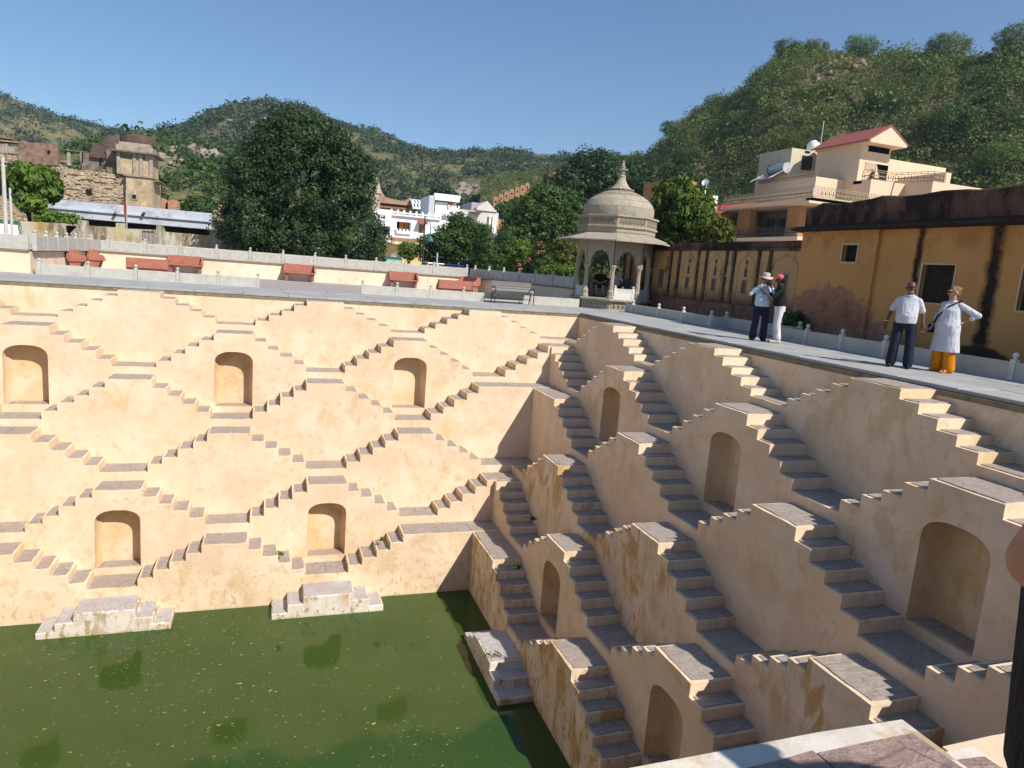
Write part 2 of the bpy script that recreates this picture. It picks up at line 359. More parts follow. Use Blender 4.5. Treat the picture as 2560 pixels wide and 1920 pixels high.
# ---------------------------------------------------------------- water
n = NT('green_pond_water'); k1 = n.noise(.35, 4, .55); k2 = n.noise(1.6, 5, .6, n.mapv((1, 2.2, 1), (0, 0, .5)), 1.2)
c_ = n.mix(n.ramp(k1, .3, .7), (.030, .066, .011), (.048, .080, .014)); c_ = n.mix(n.ramp(k2, .5, .75, 0, .5), c_, (.022, .082, .017))
n.bump(n.math('ADD', n.noise(7, 3, .5), n.math('MULTIPLY', n.noise(1.2, 2), .6)), .035, .02); n.b.inputs['IOR'].default_value = 1.33
M['water'] = n.done(c_, .06, .5)
mb = MB(); mb.add([(XW+5.2, YS+5.2, WATER), (-5.2, YS+5.2, WATER), (-5.2, -5.2, WATER), (XW+5.2, -5.2, WATER)], [(0, 1, 2, 3)])
meta(mb.build('water', M['water'], fix=False), kind='structure')
mb = MB(); mb.box(XW, 0, YS, 0, -9.9, -9.55); meta(mb.build('well_bed', M['niche']), kind='structure')
# floating algae flakes: nobody could count them
mb = MB(); NF = 5000; cl = RNG.uniform([-18.5, -21, 0], [-6.3, -6.2, 1], (60, 3))
for i in range(NF):
    c = cl[RNG.integers(60)]; x, y = c[0]+RNG.normal(0, 1.3), c[1]+RNG.normal(0, 1.3)
    if not (-18.5 < x < -6.3 and -17.9 < y < -5.6): continue
    L = float(RNG.gamma(1.5, .0065))+.005; a = RNG.normal(.35, .5); w_ = L*RNG.uniform(.25, .6); ca, sa = math.cos(a), math.sin(a); m_ = 6
    P = [(x+ca*L*math.cos(q)*f-sa*w_*math.sin(q)*f, y+sa*L*math.cos(q)*f+ca*w_*math.sin(q)*f, WATER+.005) for q, f in ((2*math.pi*i_/m_, RNG.uniform(.6, 1.25)) for i_ in range(m_))]
    mb.add(P, [tuple(range(m_))])
M['algae'] = simple('algae_flake', (.34, .36, .10), .8, .3, 30)
meta(mb.build('algae_flakes', M['algae'], fix=False), 'pale yellow green algae flakes drifting on the pond', 'algae', kind='stuff')
# ================================================================ ground, walkways
G0, G1 = .165, .93            # well level and the raised ground beyond the courtyard
M['ground'] = simple('dusty_ground', (.42, .36, .29), .95, .2, .8, dirt=((.30, .26, .20), .6))
M['paving'] = stone('courtyard_paving', (.34, .27, .25), (.50, .42, .39), (.44, .33, .28), .5)
M['walk'] = NT('grey_stone_walkway'); n = M['walk']; a_ = n.noise(1.3, 5, .6); r_ = n.rnd()
c_ = n.mix(n.ramp(a_, .3, .7), (.30, .295, .28), (.43, .42, .40)); c_ = n.mix(n.ramp(r_, 0, 1, 0, .35), c_, (.34, .33, .31))
c_ = n.mix(n.ramp(n.noise(7, 7, .7, n.mapv((1, .4, 1))), .57, .68, 0, .45), c_, (.27, .25, .22)); n.bump(n.noise(22, 5, .65), .25, .01); M['walk'] = n.done(c_, .75, .3)
M['edge'] = simple('cornice_stone', (.24, .195, .12), .9, .3, 7, dirt=((.08, .06, .04), .8))
def sheet(name, rects, mat, z):
    mb = MB()
    for x0, x1, y0, y1 in rects: mb.add([(x0, y0, z), (x1, y0, z), (x1, y1, z), (x0, y1, z)], [(0, 1, 2, 3)])
    return meta(mb.build(name, mat, fix=False), kind='structure')
CX0, CX1, CY1 = -18.6, 1.6, 13.0; RX1_ = aty(1171, 698, 13.0)[0]+1.2
BIG = 2500
sheet('ground', [(-BIG, BIG, -BIG, YS-.4), (-BIG, XW-.4, YS-.4, BIG), (.4, BIG, YS-.4, BIG), (XW-.4, .4, .4, BIG)], M['ground'], .09)
sheet('courtyard_paving', [(CX0, CX1+.5, 3.6, CY1)], M['paving'], .155)
sheet('raised_ground', [(-200, CX0-.05, 4.0, CY1+.1), (-200, -8.0, CY1+.1, 22.0), (-8.0, RX1_, CY1+.1, 14.2)], M['ground'], G1)
wk = []
def walk_run(name, slabs):
    mb = MB(); xs = [c for s in slabs for c in s[:2]]; ys = [c for s in slabs for c in s[2:]]
    mb.box(min(xs)+.03, max(xs)-.03, min(ys)+.03, max(ys)-.03, .088, .135); o = meta(mb.build(name, M['edge']), kind='structure')
    for x0, x1, y0, y1 in slabs:
        g = .006; h = .178+random.uniform(-.004, .004); mb = MB(); mb.box(x0+g, x1-g, y0+g, y1-g, .11, h)
        s = mb.build('paving_slab', M['walk'], o); bevel(s, .008, 1)
def cuts(a, b, step):
    k = max(1, round((b-a)/step)); e = [a+(b-a)*i/k+(random.uniform(-.12, .12) if 0 < i < k else 0) for i in range(k+1)]; return list(zip(e, e[1:]))
E_ = -.22
walk_run('walkway', [(x0, x1, y0, y1) for x0, x1 in ((E_, .75), (.75, 1.8), (1.8, 2.95)) for y0, y1 in cuts(-23.0, -.22, 1.25)])
walk_run('walkway', [(x0, x1, y0, y1) for y0, y1 in ((-.22, 1.1), (1.1, 2.4), (2.4, 3.75)) for x0, x1 in cuts(-24.0, 3.0, 1.35)])
walk_run('walkway', [(x0, x1, y0, y1) for y0, y1 in ((-26.5, -24.6), (-24.6, YS+.22)) for x0, x1 in cuts(-24.0, 3.0, 1.4)])
def scallops(fr, s0, s1, label):
    mb = MB(); m_ = 7
    s = s0
    while s < s1:
        if random.random() > .03:
            c = s+.05; hh = random.uniform(.075, .095)
            arc = [(c+.043*math.cos(math.pi+math.pi*i/m_), .10+hh*math.sin(math.pi+math.pi*i/m_)) for i in range(m_+1)]
            mb.prism(arc, lambda a, z, q: fr(a, .215+random.uniform(0, .006) if q == 0 else .295, z))
        s += .102+random.uniform(-.004, .004)
    a0, b0 = fr(s0, .299, .0), fr(s1, .31, .10); mb.box(a0[0], b0[0], a0[1], b0[1], .015, .105)  # dark backing strip stands in for the shaded recess behind the scallops
    o = mb.build('scalloped_edging', M['edge'], fix=True); meta(o, label, 'cornice', kind='stuff')
scallops(FN, XW+3, -.3, 'row of small stone scallops under the far walkway edge')
scallops(FE, -22.8, -.3, 'row of small stone scallops under the right walkway edge')
# ================================================================ low parapets
M['parapet'] = simple('grey_stone_parapet', (.48, .455, .40), .85, .14, 5, dirt=((.30, .28, .24), .45))
M['parapet_pale'] = simple('pale_stone_finial', (.62, .57, .48), .85, .12, 9)
POST = {}
def post_mesh(h, w, ball, mat='parapet_pale'):
    k = (h, w, ball, mat)
    if k not in POST:
        mb = MB(); mb.box(-w/2, w/2, -w/2, w/2, 0, h); mb.lathe([(w*.42, h), (w*.28, h+.02), (w*.28, h+.035)], n=10)
        mb.ball((0, 0, h+.035+ball*.8), (ball, ball, ball), 12, 8); POST[k] = mb.mesh('post', smooth=True); POST[k].materials.append(M[mat])
    return POST[k]
def parapet(label, pts, posts, z, hp=.36, hpost=.41, w=.11, ball=.058, th=.09, group='low stone parapets', frames=False, pm='parapet_pale'):
    """pts: polyline; posts: list of (x,y); panels run along the polyline between posts"""
    root = thing('stone_parapet', label, 'parapet', (pts[0][0], pts[0][1], z), group=None)
    for x, y in posts:
        o = bpy.data.objects.new('post', post_mesh(hpost, w, ball, pm)); COL.objects.link(o); o.parent = root; o.location = Vector((x, y, z))-ORG[root.name]; o.rotation_euler.z = random.uniform(-.03, .03)
    for a, b in zip(pts, pts[1:]):
        a, b = Vector((*a, 0)), Vector((*b, 0)); L = (b-a).length; d = (b-a)/L; nrm = Vector((d.y, -d.x, 0))
        on = sorted(t for t in ((Vector((*p, 0))-a).dot(d) for p in posts if abs((Vector((*p, 0))-a).dot(nrm)) < .12) if -.06 < t < L+.06)
        ed = [t for t in on]
        if not ed or ed[0] > .15: ed = [0]+ed
        if ed[-1] < L-.15: ed = ed+[L]
        for t0, t1 in zip(ed, ed[1:]):
            t0 += w/2 if t0 in on else 0; t1 -= w/2 if t1 in on else 0
            if t1-t0 < .05: continue
            mb = MB(); c = a+d*(t0+t1)/2; c.z = z+hp/2
            mb.obox(c, d*(t1-t0-.008)/2, nrm*th/2, Vector((0, 0, hp/2))); o = bevel(mb.build('panel', M['parapet'], root), .008, 1)
            if frames:
                m2 = MB(); k = 2 if t1-t0 > 1.2 else 1; wd = (t1-t0-.1)/k
                for q in range(k):
                    cc = t0+.05+wd*(q+.5)
                    for dz in (.14*hp, .86*hp): m2.obox((a+d*cc+nrm*(th/2+.006))[:2]+(0,) if False else Vector((*(a+d*cc+nrm*(th/2+.004))[:2], z+dz)), d*(wd/2-.04), nrm*.008, Vector((0, 0, .012)))
                    for ds in (-1, 1): m2.obox(Vector((*(a+d*(cc+ds*(wd/2-.05))+nrm*(th/2+.004))[:2], z+hp/2)), d*.012, nrm*.008, Vector((0, 0, .36*hp)))
                m2.build('moulding', M['parapet_pale'], o)
    return root
parapet('low grey parapet in shade along the right walkway, nearest the pavilion', [(2.95, 2.3), (2.92, -3.82)], [(2.94, 1.66), (2.93, -.38), (2.92, -2.11), (2.92, -3.82)], G0)
parapet('low pale parapet set back behind the couple with the camera', [(2.98, -3.84), (3.5, -3.84), (3.5, -7.35), (2.95, -7.35)], [(3.5, -3.84), (3.5, -5.6), (3.5, -7.35)], G0)
parapet('low grey parapet running behind the pair in white tops', [(2.8, -7.36), (2.66, -19.5)], [(2.8, -7.36), (2.79, -8.47), (2.77, -9.73), (2.75, -11.1), (2.72, -14.2), (2.68, -17.2)], G0)
parapet('low grey parapet on the far walkway at left, before the red bench backs', [(-18.34, 3.7), (-11.45, 3.7)], [(x, 3.7) for x in (-18.34, -16.9, -15.45, -14.13, -12.8, -11.45)], G0, pm='parapet')
parapet('low grey parapet on the far walkway behind the iron bench', [(-7.66, 3.7), (1.45, 3.7)], [(x, 3.7) for x in (-7.66, -6.34, -5.0, -3.66, -.71)], G0, pm='parapet')
# courtyard retaining walls and the parapets on top of them
M['cream_wall'] = plaster('cream_wash', (.82, .66, .47), (.58, .40, .17), .8, specks=False)
RX1 = aty(1171, 698, CY1)[0]
def retaining(label, a, b, th=.3):
    mb = MB(); d = Vector((b[0]-a[0], b[1]-a[1], 0)).normalized(); nr = Vector((-d.y, d.x, 0)); c = Vector(((a[0]+b[0])/2, (a[1]+b[1])/2, (G1+.1)/2))+nr*th/2
    L = math.hypot(b[0]-a[0], b[1]-a[1]); root = thing('retaining_wall', label, 'wall', (a[0], a[1], .1))
    mb.obox(c, d*L/2, nr*th/2, Vector((0, 0, (G1-.1)/2))); mb.build('wall_face', M['cream_wall'], root)
    m2 = MB(); m2.obox(Vector((c.x, c.y, G1-.005))-nr*.05, d*(L/2), nr*(th/2+.02), Vector((0, 0, .025))); m2.build('coping', M['edge'], root)
retaining('cream wall with red benches along the far side of the courtyard', (CX0, CY1), (RX1, CY1))
retaining('cream wall block at the left end of the courtyard, facing the well', (-40, 3.75), (CX0, 3.75))
retaining('cream side wall on the left of the courtyard with two benches', (CX0, 4.06), (CX0, CY1-.01))
retaining('shaded cream side wall on the right of the courtyard', (RX1, CY1-.02), (1.75, 4.9))
fp = lambda us: [(aty(u, 660, CY1+.15)[0], CY1+.15) for u in us]
pu = (270, 363, 451, 541, 625, 707, 787, 864, 940, 1014, 1085, 1168)
PP = dict(pm='parapet', hp=.50, hpost=.56, w=.13, ball=.06, th=.1)
parapet('grey panelled parapet on top of the long cream wall', [(CX0+.15, CY1+.15), (RX1, CY1+.15)], fp(pu), G1, frames=True, **PP)
parapet('grey parapet on the left side of the courtyard', [(CX0+.1, 3.95), (CX0+.1, CY1)], [(CX0+.1, y) for y in (3.95, 5.2, 6.5, 7.8, 9.1, 10.4, 11.7)], G1, **PP)
parapet('grey parapet above the cream block at the left edge', [(-38, 3.85), (CX0-.06, 3.85)], [(x, 3.85) for x in (-38, -33, -28, -24.6, -21.2)], G1, **PP)
d_ = [(RX1+.12+(1.85-RX1-.12)*t, CY1+.1+(4.9-CY1-.1)*t) for t in (0.05, .2, .35, .5, .65, .8, .97)]
parapet('grey parapet with round finials rising to the pavilion on the right of the courtyard', [(RX1+.12, CY1+.1), (1.85, 4.9)], d_, G1, **PP)
# ================================================================ domed pavilion
M['chh'] = stone('pavilion_stone', (.32, .275, .20), (.46, .40, .30), (.40, .30, .18), .3)
M['chh_dark'] = stone('pavilion_stone_carved', (.26, .225, .165), (.40, .345, .255), (.25, .20, .14), .2)
M['marble'] = simple('white_rail_stone', (.66, .64, .60), .7, .1, 6)
PC = Vector((3.2, 4.3, 0)); PA = math.atan2(CAM[1]-PC.y, CAM[0]-PC.x)    # a corner of the octagon faces the well
pav = thing('domed_pavilion', 'octagonal stone pavilion with a ribbed finial and dome at the corner of the well', 'pavilion', (PC.x, PC.y, .16))
def octv(R, z, off=0): return [(PC.x+R*math.cos(PA+math.pi/4*i+off), PC.y+R*math.sin(PA+math.pi/4*i+off), z) for i in range(8)]
def oct_lathe(mb, prof): mb.lathe(prof, (PC.x, PC.y, 0), 8, 0, PA)
ZP = .82; RC = 1.55
mb = MB(); oct_lathe(mb, [(1.72, .16), (1.72, .22), (1.66, .24), (1.66, .66), (1.70, .69), (1.80, .72), (1.80, .79), (1.76, ZP)]); bevel(mb.build('platform', M['chh'], pav), .01, 1)
mb = MB()
for i in range(8):
    a, b = Vector(octv(1.66, 0)[i]), Vector(octv(1.66, 0)[(i+1) % 8]); d = (b-a).normalized(); nr = Vector((d.y, -d.x, 0)); L = (b-a).length; c = (a+b)/2; c.z = 0
    for zz in (.29, .60): mb.obox(c+nr*.008+Vector((0, 0, zz)), d*(L/2-.06), nr*.012, Vector((0, 0, .02)))
    for sx in (-1, 1): mb.obox(c+nr*.008+d*sx*(L/2-.08)+Vector((0, 0, .445)), d*.02, nr*.012, Vector((0, 0, .14)))
    for q in range(5): mb.ball(c+nr*.006+d*(q-2)*.2+Vector((0, 0, .44)), (.075, .075, .09), 8, 6)
    for q in range(16): mb.obox(c+nr*(.10)+d*(q-7.5)*(L+.08)/16+Vector((0, 0, .70)), d*.022, nr*.035, Vector((0, 0, .022)))
mb.build('carved_band', M['chh_dark'], pav)
CP = octv(RC, 0)
for i, (x, y, _) in enumerate(CP):
    mb = MB(); c = (x, y, ZP)
    mb.lathe([(.16, 0), (.16, .10), (.13, .13), (.15, .30), (.11, .36), (.10, .40), (.085, 1.16), (.10, 1.19), (.10, 1.22), (.13, 1.28), (.15, 1.34), (.15, 1.40)], c, 8, 0, PA+math.pi/4*i+math.pi/8)
    mb.build('column', M['chh'], pav, smooth=False)
def arch_panel(a, b, z0, z1, th):
    a, b = Vector(a), Vector(b); d = (b-a).normalized(); L = (b-a).length; nr = Vector((d.y, -d.x, 0)); c = (a+b)/2
    h = L/2; w_ = h-.14; P = [(-h, z1), (-h, z0), (-w_-.02, z0)]
    m_ = 30
    for i in range(m_+1):
        t = math.pi*(1-i/m_); cus = 1-.075*abs(math.sin(t*4.5)); P.append((w_*math.cos(t)*cus, z0+.06+(.60*math.sin(t)**.85)*cus+(.05 if abs(i-m_/2) < 1 else 0)))
    P += [(w_+.02, z0), (h, z0), (h, z1)]
    tri = tessellate_polygon([[Vector((p[0], p[1], 0)) for p in P]]); k = len(P)
    mb = MB(); f = lambda p, q: c+d*p[0]+nr*(th/2 if q == 0 else -th/2)+Vector((0, 0, p[1]))
    mb.add([f(p, 0) for p in P]+[f(p, 1) for p in P], list(tri)+[tuple(k+j for j in t) for t in tri]+[(j, (j+1) % k, k+(j+1) % k, k+j) for j in range(k)])
    return mb
for i in range(8):
    arch_panel(CP[i], CP[(i+1) % 8], 2.18, 3.24, .15).build('cusped_arch', M['chh'], pav)
for i in range(8):
    a, b = Vector(CP[i]), Vector(CP[(i+1) % 8])
    if i == 7: continue   # the entrance
    d = (b-a).normalized(); nr = Vector((d.y, -d.x, 0)); c = (a+b)/2; L = (b-a).length
    mb = MB(); mb.obox(c+Vector((0, 0, ZP+.20)), d*(L/2-.14), nr*.045, Vector((0, 0, .20))); mb.obox(c+Vector((0, 0, ZP+.42)), d*(L/2-.12), nr*.06, Vector((0, 0, .025)))
    for sx in (-1, 1):
        q = c+d*sx*(L/2-.18); mb.obox(q+Vector((0, 0, ZP+.24)), d*.05, nr*.065, Vector((0, 0, .24))); mb.ball(q+Vector((0, 0, ZP+.53)), (.05, .05, .055), 8, 6)
    for zz in (.10, .33): mb.obox(c+nr*.046+Vector((0, 0, ZP+zz)), d*(L/2-.27), nr*.008, Vector((0, 0, .012)))
    mb.build('seat_rail', M['marble'], pav)
for i in range(8):      # sloping eave stones
    mb = MB(); o8, i8, u8, v8 = octv(2.62, 3.22), octv(1.60, 3.56), octv(2.62, 3.175), octv(1.50, 3.46)
    nseg = 3
    for q in range(nseg):
        lp = lambda P, t: Vector(P[i])*(1-t)+Vector(P[(i+1) % 8])*t
        t0, t1 = q/nseg+.004, (q+1)/nseg-.004
        mb.add([lp(o8, t0), lp(o8, t1), lp(i8, t1), lp(i8, t0), lp(u8, t0), lp(u8, t1), lp(v8, t1), lp(v8, t0)], [(0,1,2,3),(7,6,5,4),(0,4,5,1),(1,5,6,2),(2,6,7,3),(3,7,4,0)])
    mb.build('eave_stone', M['chh'], pav)
mb = MB(); oct_lathe(mb, [(1.50, 3.22), (1.60, 3.50), (1.66, 3.60), (1.66, 3.74), (1.74, 3.78), (1.74, 3.84), (1.68, 3.86), (1.68, 4.19), (1.76, 4.22), (1.76, 4.29), (1.52, 4.30)]); mb.build('drum', M['chh'], pav)
mb = MB()
for i in range(8):
    a, b = Vector(octv(1.68, 0)[i]), Vector(octv(1.68, 0)[(i+1) % 8]); d = (b-a).normalized(); nr = Vector((d.y, -d.x, 0)); L = (b-a).length; c = (a+b)/2
    for q in range(7):
        p = c+d*(q-3)*(L-.1)/7; mb.tube([p+nr*.012+Vector((d.x*.05*math.cos(t), d.y*.05*math.cos(t), 4.02+.11*math.sin(t))) for t in np.linspace(-.6, 4.6, 9)], .014, 5)
        mb.ball(p+nr*.01+Vector((0, 0, 4.0)), (.03, .03, .05), 6, 5)
        mb.obox(p+d*(L-.1)/14+nr*.008+Vector((0, 0, 4.025)), d*.008, nr*.012, Vector((0, 0, .15)))
mb.build('frieze', M['chh_dark'], pav)
dome = MB(); dome.lathe([(1.40, 4.29), (1.43, 4.62), (1.30, 4.95), (1.02, 5.2), (.6, 5.38), (.3, 5.44)], (PC.x, PC.y, 0), 24, 0, 0); dome = dome.build('dome', M['edge'], pav, smooth=True)
prof = [(1.49, 4.30), (1.525, 4.48), (1.51, 4.66), (1.44, 4.82), (1.36, 4.93), (1.22, 5.06), (1.05, 5.17), (.86, 5.27), (.66, 5.355), (.46, 5.42), (.38, 5.47)]
cour = [(0, 2, 12), (2, 4, 13), (4, 6, 11), (6, 8, 9), (8, 10, 7)]
for q, (a, b, nb) in enumerate(cour):
    for i in range(nb):
        m_ = 4; t0 = 2*math.pi*(i+.37*q)/nb+.004; t1 = 2*math.pi*(i+1+.37*q)/nb-.004; mb = MB(); P = []
        for r, z in [(prof[a][0], prof[a][1]+.004)]+prof[a+1:b]+[(prof[b][0], prof[b][1]-.004)]:
            for e in range(m_+1): t = t0+(t1-t0)*e/m_; P.append((PC.x+r*math.cos(t), PC.y+r*math.sin(t), z))
        rows = b-a+1; base = len(P); P += [(PC.x+(x-PC.x)*.95, PC.y+(y-PC.y)*.95, z-.02) for x, y, z in P]
        F = [(k*(m_+1)+e, k*(m_+1)+e+1, (k+1)*(m_+1)+e+1, (k+1)*(m_+1)+e) for k in range(rows-1) for e in range(m_)]
        bd = [e for e in range(m_+1)]+[k*(m_+1)+m_ for k in range(1, rows)]+[(rows-1)*(m_+1)+e for e in range(m_-1, -1, -1)]+[k*(m_+1) for k in range(rows-2, 0, -1)]
        F += [(bd[e], base+bd[e], base+bd[(e+1) % len(bd)], bd[(e+1) % len(bd)]) for e in range(len(bd))]
        mb.add(P, F); mb.build('dome_stone', M['chh'], dome, smooth=True)
mb = MB(); P = []; F = []; lp = [(.54, 5.43), (.55, 5.47), (.44, 5.50), (.34, 5.58), (.25, 5.70), (.18, 5.84), (.14, 5.98)]; nn = 48
for r, z in lp:
    for i in range(nn): t = 2*math.pi*i/nn; rr = r*(1+.06*abs(math.sin(t*8))); P.append((PC.x+rr*math.cos(t), PC.y+rr*math.sin(t), z))
for k in range(len(lp)-1): F += [(k*nn+i, k*nn+(i+1) % nn, (k+1)*nn+(i+1) % nn, (k+1)*nn+i) for i in range(nn)]
mb.add(P, F+[tuple(range(nn))]); mb.build('lotus', M['chh'], pav)
mb = MB(); mb.lathe([(.13, 5.96), (.17, 6.02), (.17, 6.07), (.10, 6.12), (.09, 6.17), (.14, 6.22), (.10, 6.27), (.085, 6.30), (.22, 6.42), (.21, 6.46), (.10, 6.47), (.07, 6.52), (.12, 6.57), (.12, 6.61), (.06, 6.66), (.09, 6.72), (.05, 6.79), (.035, 6.84), (.05, 6.89), (.0, 7.0)], (PC.x, PC.y, 0), 14); mb.build('finial', M['chh'], pav, smooth=True)
for o_ in pav.children:
    if o_.name.startswith(('platform', 'carved_band')): o_.scale.z = .742
    elif o_.name.startswith('finial'): o_.scale.z = .72; o_.location.z = -.17+5.8*.28
    else: o_.location.z = -.17
ZP = .65
bs = thing('pavilion_seat', 'dark bench at the back inside the stone pavilion', 'bench', (PC.x+.7, PC.y+.5, ZP))
M['dark_iron'] = simple('dark_iron', (.02, .025, .022), .45, .2, 9, .5)
mb = MB(); dd = Vector((math.cos(PA), math.sin(PA), 0)); ss = Vector((-dd.y, dd.x, 0)); c = PC-dd*.55
mb.obox(c+Vector((0, 0, ZP+.40)), ss*.85, dd*.2, Vector((0, 0, .025))); mb.build('seat', M['dark_iron'], bs)
mb = MB(); mb.obox(c-dd*.2+Vector((0, 0, ZP+.66)), ss*.85, dd*.02, Vector((0, 0, .2))); mb.build('backrest', M['dark_iron'], bs)
for q in (-.75, .75): mb = MB(); mb.obox(c+ss*q+Vector((0, 0, ZP+.19)), ss*.03, dd*.18, Vector((0, 0, .19))); mb.build('leg', M['dark_iron'], bs)
# ================================================================ orange building beside the right walkway
OX = 4.4
def o1(x, y): return atx(1980+x*.2652, 460+y*.2652, OX)
def stained(name):
    n = NT(name); p = n.sep(); y, z = p[1], p[2]; nz = n.noise(1.7, 7, .68); nf = n.noise(6, 6, .7); nb = n.noise(.7, 3, .5)
    col = n.mix(n.ramp(nb, .3, .7), (.51, .255, .080), (.57, .30, .105)); col = n.mix(n.ramp(nz, .55, .75, 0, .35), col, (.36, .155, .04))
    def ell(yc, zc, ry, rz, k, soft):   # a blotch with a ragged edge
        a = n.math('DIVIDE', n.math('SUBTRACT', y, yc), ry); b = n.math('DIVIDE', n.math('SUBTRACT', z, zc), rz)
        d = n.math('ADD', n.math('ADD', n.math('MULTIPLY', a, a), n.math('MULTIPLY', b, b)), n.math('MULTIPLY', n.math('SUBTRACT', nz, .5), 1.6)); return n.ramp(d, 1-soft, 1+soft*.4, k, 0)
    pink = n.mix(n.ramp(nf, .35, .68), (.27, .125, .075), (.42, .215, .14)); pink = n.mix(n.ramp(nz, .5, .62, 0, .7), pink, (.22, .08, .05))
    col = n.mix(ell(-7.3, .3, 2.0, 1.45, .95, .12), col, pink); col = n.mix(ell(-9.7, .15, 1.0, .55, .7, .3), col, pink)
    col = n.mix(ell(-12.2, .05, 1.6, .42, .85, .4), col, pink)
    def streak(yc, hw, z0, lean, k=1.0):
        q = n.math('ADD', n.math('SUBTRACT', y, yc), n.math('MULTIPLY', z, lean)); q = n.math('ABSOLUTE', n.math('ADD', q, n.math('MULTIPLY', n.math('SUBTRACT', n.noise(2.6, 7, .68), .5), hw*2.6)))
        return n.math('MULTIPLY', n.ramp(q, hw*.45, hw*1.45, k, 0), n.ramp(z, z0, z0+.35))
    blk = (.028, .018, .013)
    col = n.mix(streak(*STK[0]), col, blk); col = n.mix(streak(*STK[1]), col, blk); col = n.mix(ell(STK[1][0]-.05, .38, .75, .26, .95, .25), col, blk)
    col = n.mix(n.math('MULTIPLY', n.ramp(z, 2.5, 3.35, 0, .75), n.ramp(nz, .48, .66)), col, (.36, .13, .04))
    n.bump(n.math('ADD', nz, n.math('MULTIPLY', nf, .35)), .3, .03); return n.done(col, .9, .2)
sy = [o1(1205, 450)[1], o1(1130, 1000)[1], o1(1940, 430)[1], o1(1820, 1300)[1]]
STK = [(sy[0], .10, 1.1, 0.0), (sy[2], .17, .35, 0.0)]
M['orange'] = stained('ochre_orange_wash')
n = NT('black_weathered_parapet'); k = n.noise(1.1, 7, .68, n.mapv((1, 1, .5))); k2 = n.noise(4, 6, .7)
c_ = n.mix(n.ramp(k, .45, .68), (.030, .020, .016), (.20, .115, .085)); c_ = n.mix(n.ramp(k2, .6, .7, 0, .5), c_, (.26, .15, .11)); n.bump(k2, .6, .05); M['blackpar'] = n.done(c_, .95, .15)
M['blackeave'] = simple('sooty_eave', (.035, .024, .019), .95, .5, 5, bump=.5)
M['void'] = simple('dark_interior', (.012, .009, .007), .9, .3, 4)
M['trim'] = simple('window_trim_cream', (.55, .42, .27), .85, .15, 8)
M['jali'] = simple('carved_lattice', (.06, .038, .026), .8, .4, 18, bump=.5)
ob = thing('ochre_building', 'long orange walled building with black stained parapet behind the right walkway', 'building', (OX, -9, .1))
ye = o1(105, 470)[1]; ycol = o1(822, 460)[1]; zE = 3.36; BX1 = 9.5
def wall_with_holes(mb, x, y0, y1, z0, z1, holes, dep):
    """a wall facing -x with rectangular recesses (y0,y1,z0,z1)"""
    loops = [[(y0, z0), (y1, z0), (y1, z1), (y0, z1)]]+[[(a, c), (b, c), (b, d), (a, d)] for a, b, c, d in holes]
    tri = tessellate_polygon([[Vector((p[0], p[1], 0)) for p in l] for l in loops]); mb.add([(x, *p) for l in loops for p in l], tri)
    for a, b, c, d in holes:
        q = [(a, c), (b, c), (b, d), (a, d)]; mb.add([(x, *p) for p in q]+[(x+dep, *p) for p in q], [(i, (i+1) % 4, 4+(i+1) % 4, 4+i) for i in range(4)])
W1 = [o1(487, 575), o1(600, 735)]; W2 = [o1(1213, 757), o1(1500, 1100)]; W3 = [o1(2165, 775), o1(2105, 1190)]
h1 = (W1[1][1], W1[0][1], W1[1][2], W1[0][2]); y2a, y2b = o1(1215, 757)[1], o1(1521, 757)[1]; h2 = (y2b, y2a, o1(1180, 1108)[2], W2[0][2]); h3 = (W3[0][1]-1.0, W3[0][1], W3[1][2], W3[0][2])
mb = MB(); wall_with_holes(mb, OX, ycol, ye, .08, zE, [h1], .22); wall_with_holes(mb, OX+.09, -24, ycol, .08, zE, [h2, h3], .22)
mb.add([(OX, ycol, .08), (OX+.09, ycol, .08), (OX+.09, ycol, zE), (OX, ycol, zE)], [(0, 1, 2, 3)])
mb.add([(OX, ye, .08), (BX1, ye, .08), (BX1, ye, zE), (OX, ye, zE)], [(0, 1, 2, 3)]); mb.build('wall', M['orange'], ob, fix=False)
mb = MB(); mb.box(OX+.03, BX1, -24, ye-.02, zE+.16, zE+.2); mb.build('roof', M['blackeave'], ob)
mb = MB(); mb.prism([(OX-.34, zE+.03), (OX+.3, zE-.02), (OX+.3, zE+.17), (OX-.02, zE+.17), (OX-.32, zE+.09)], lambda a, b, q: (a, -24 if q == 0 else ye+.18, b)); mb.build('eave', M['blackeave'], ob)
rr = random.Random(3); mb = MB(); ys = np.linspace(-24, ye+.02, 60); P = []; F = []
zt = [zE+.86+.03*math.sin(i*.9)+rr.uniform(-.02, .02)-(.10 if i > 57 else 0)-(.06 if i > 50 else 0) for i in range(60)]
for i, y in enumerate(ys): P += [(OX+.05, y, zE+.15), (OX+.02, y, zt[i]-.04), (OX+.06, y, zt[i]), (OX+.26, y, zt[i]), (OX+.28, y, zE+.15)]
for i in range(59): F += [(i*5+k, i*5+k+1, (i+1)*5+k+1, (i+1)*5+k) for k in range(4)]
F += [(0, 1, 2, 3, 4), tuple(59*5+k for k in (4, 3, 2, 1, 0))]; mb.add(P, F); mb.build('parapet', M['blackpar'], ob)
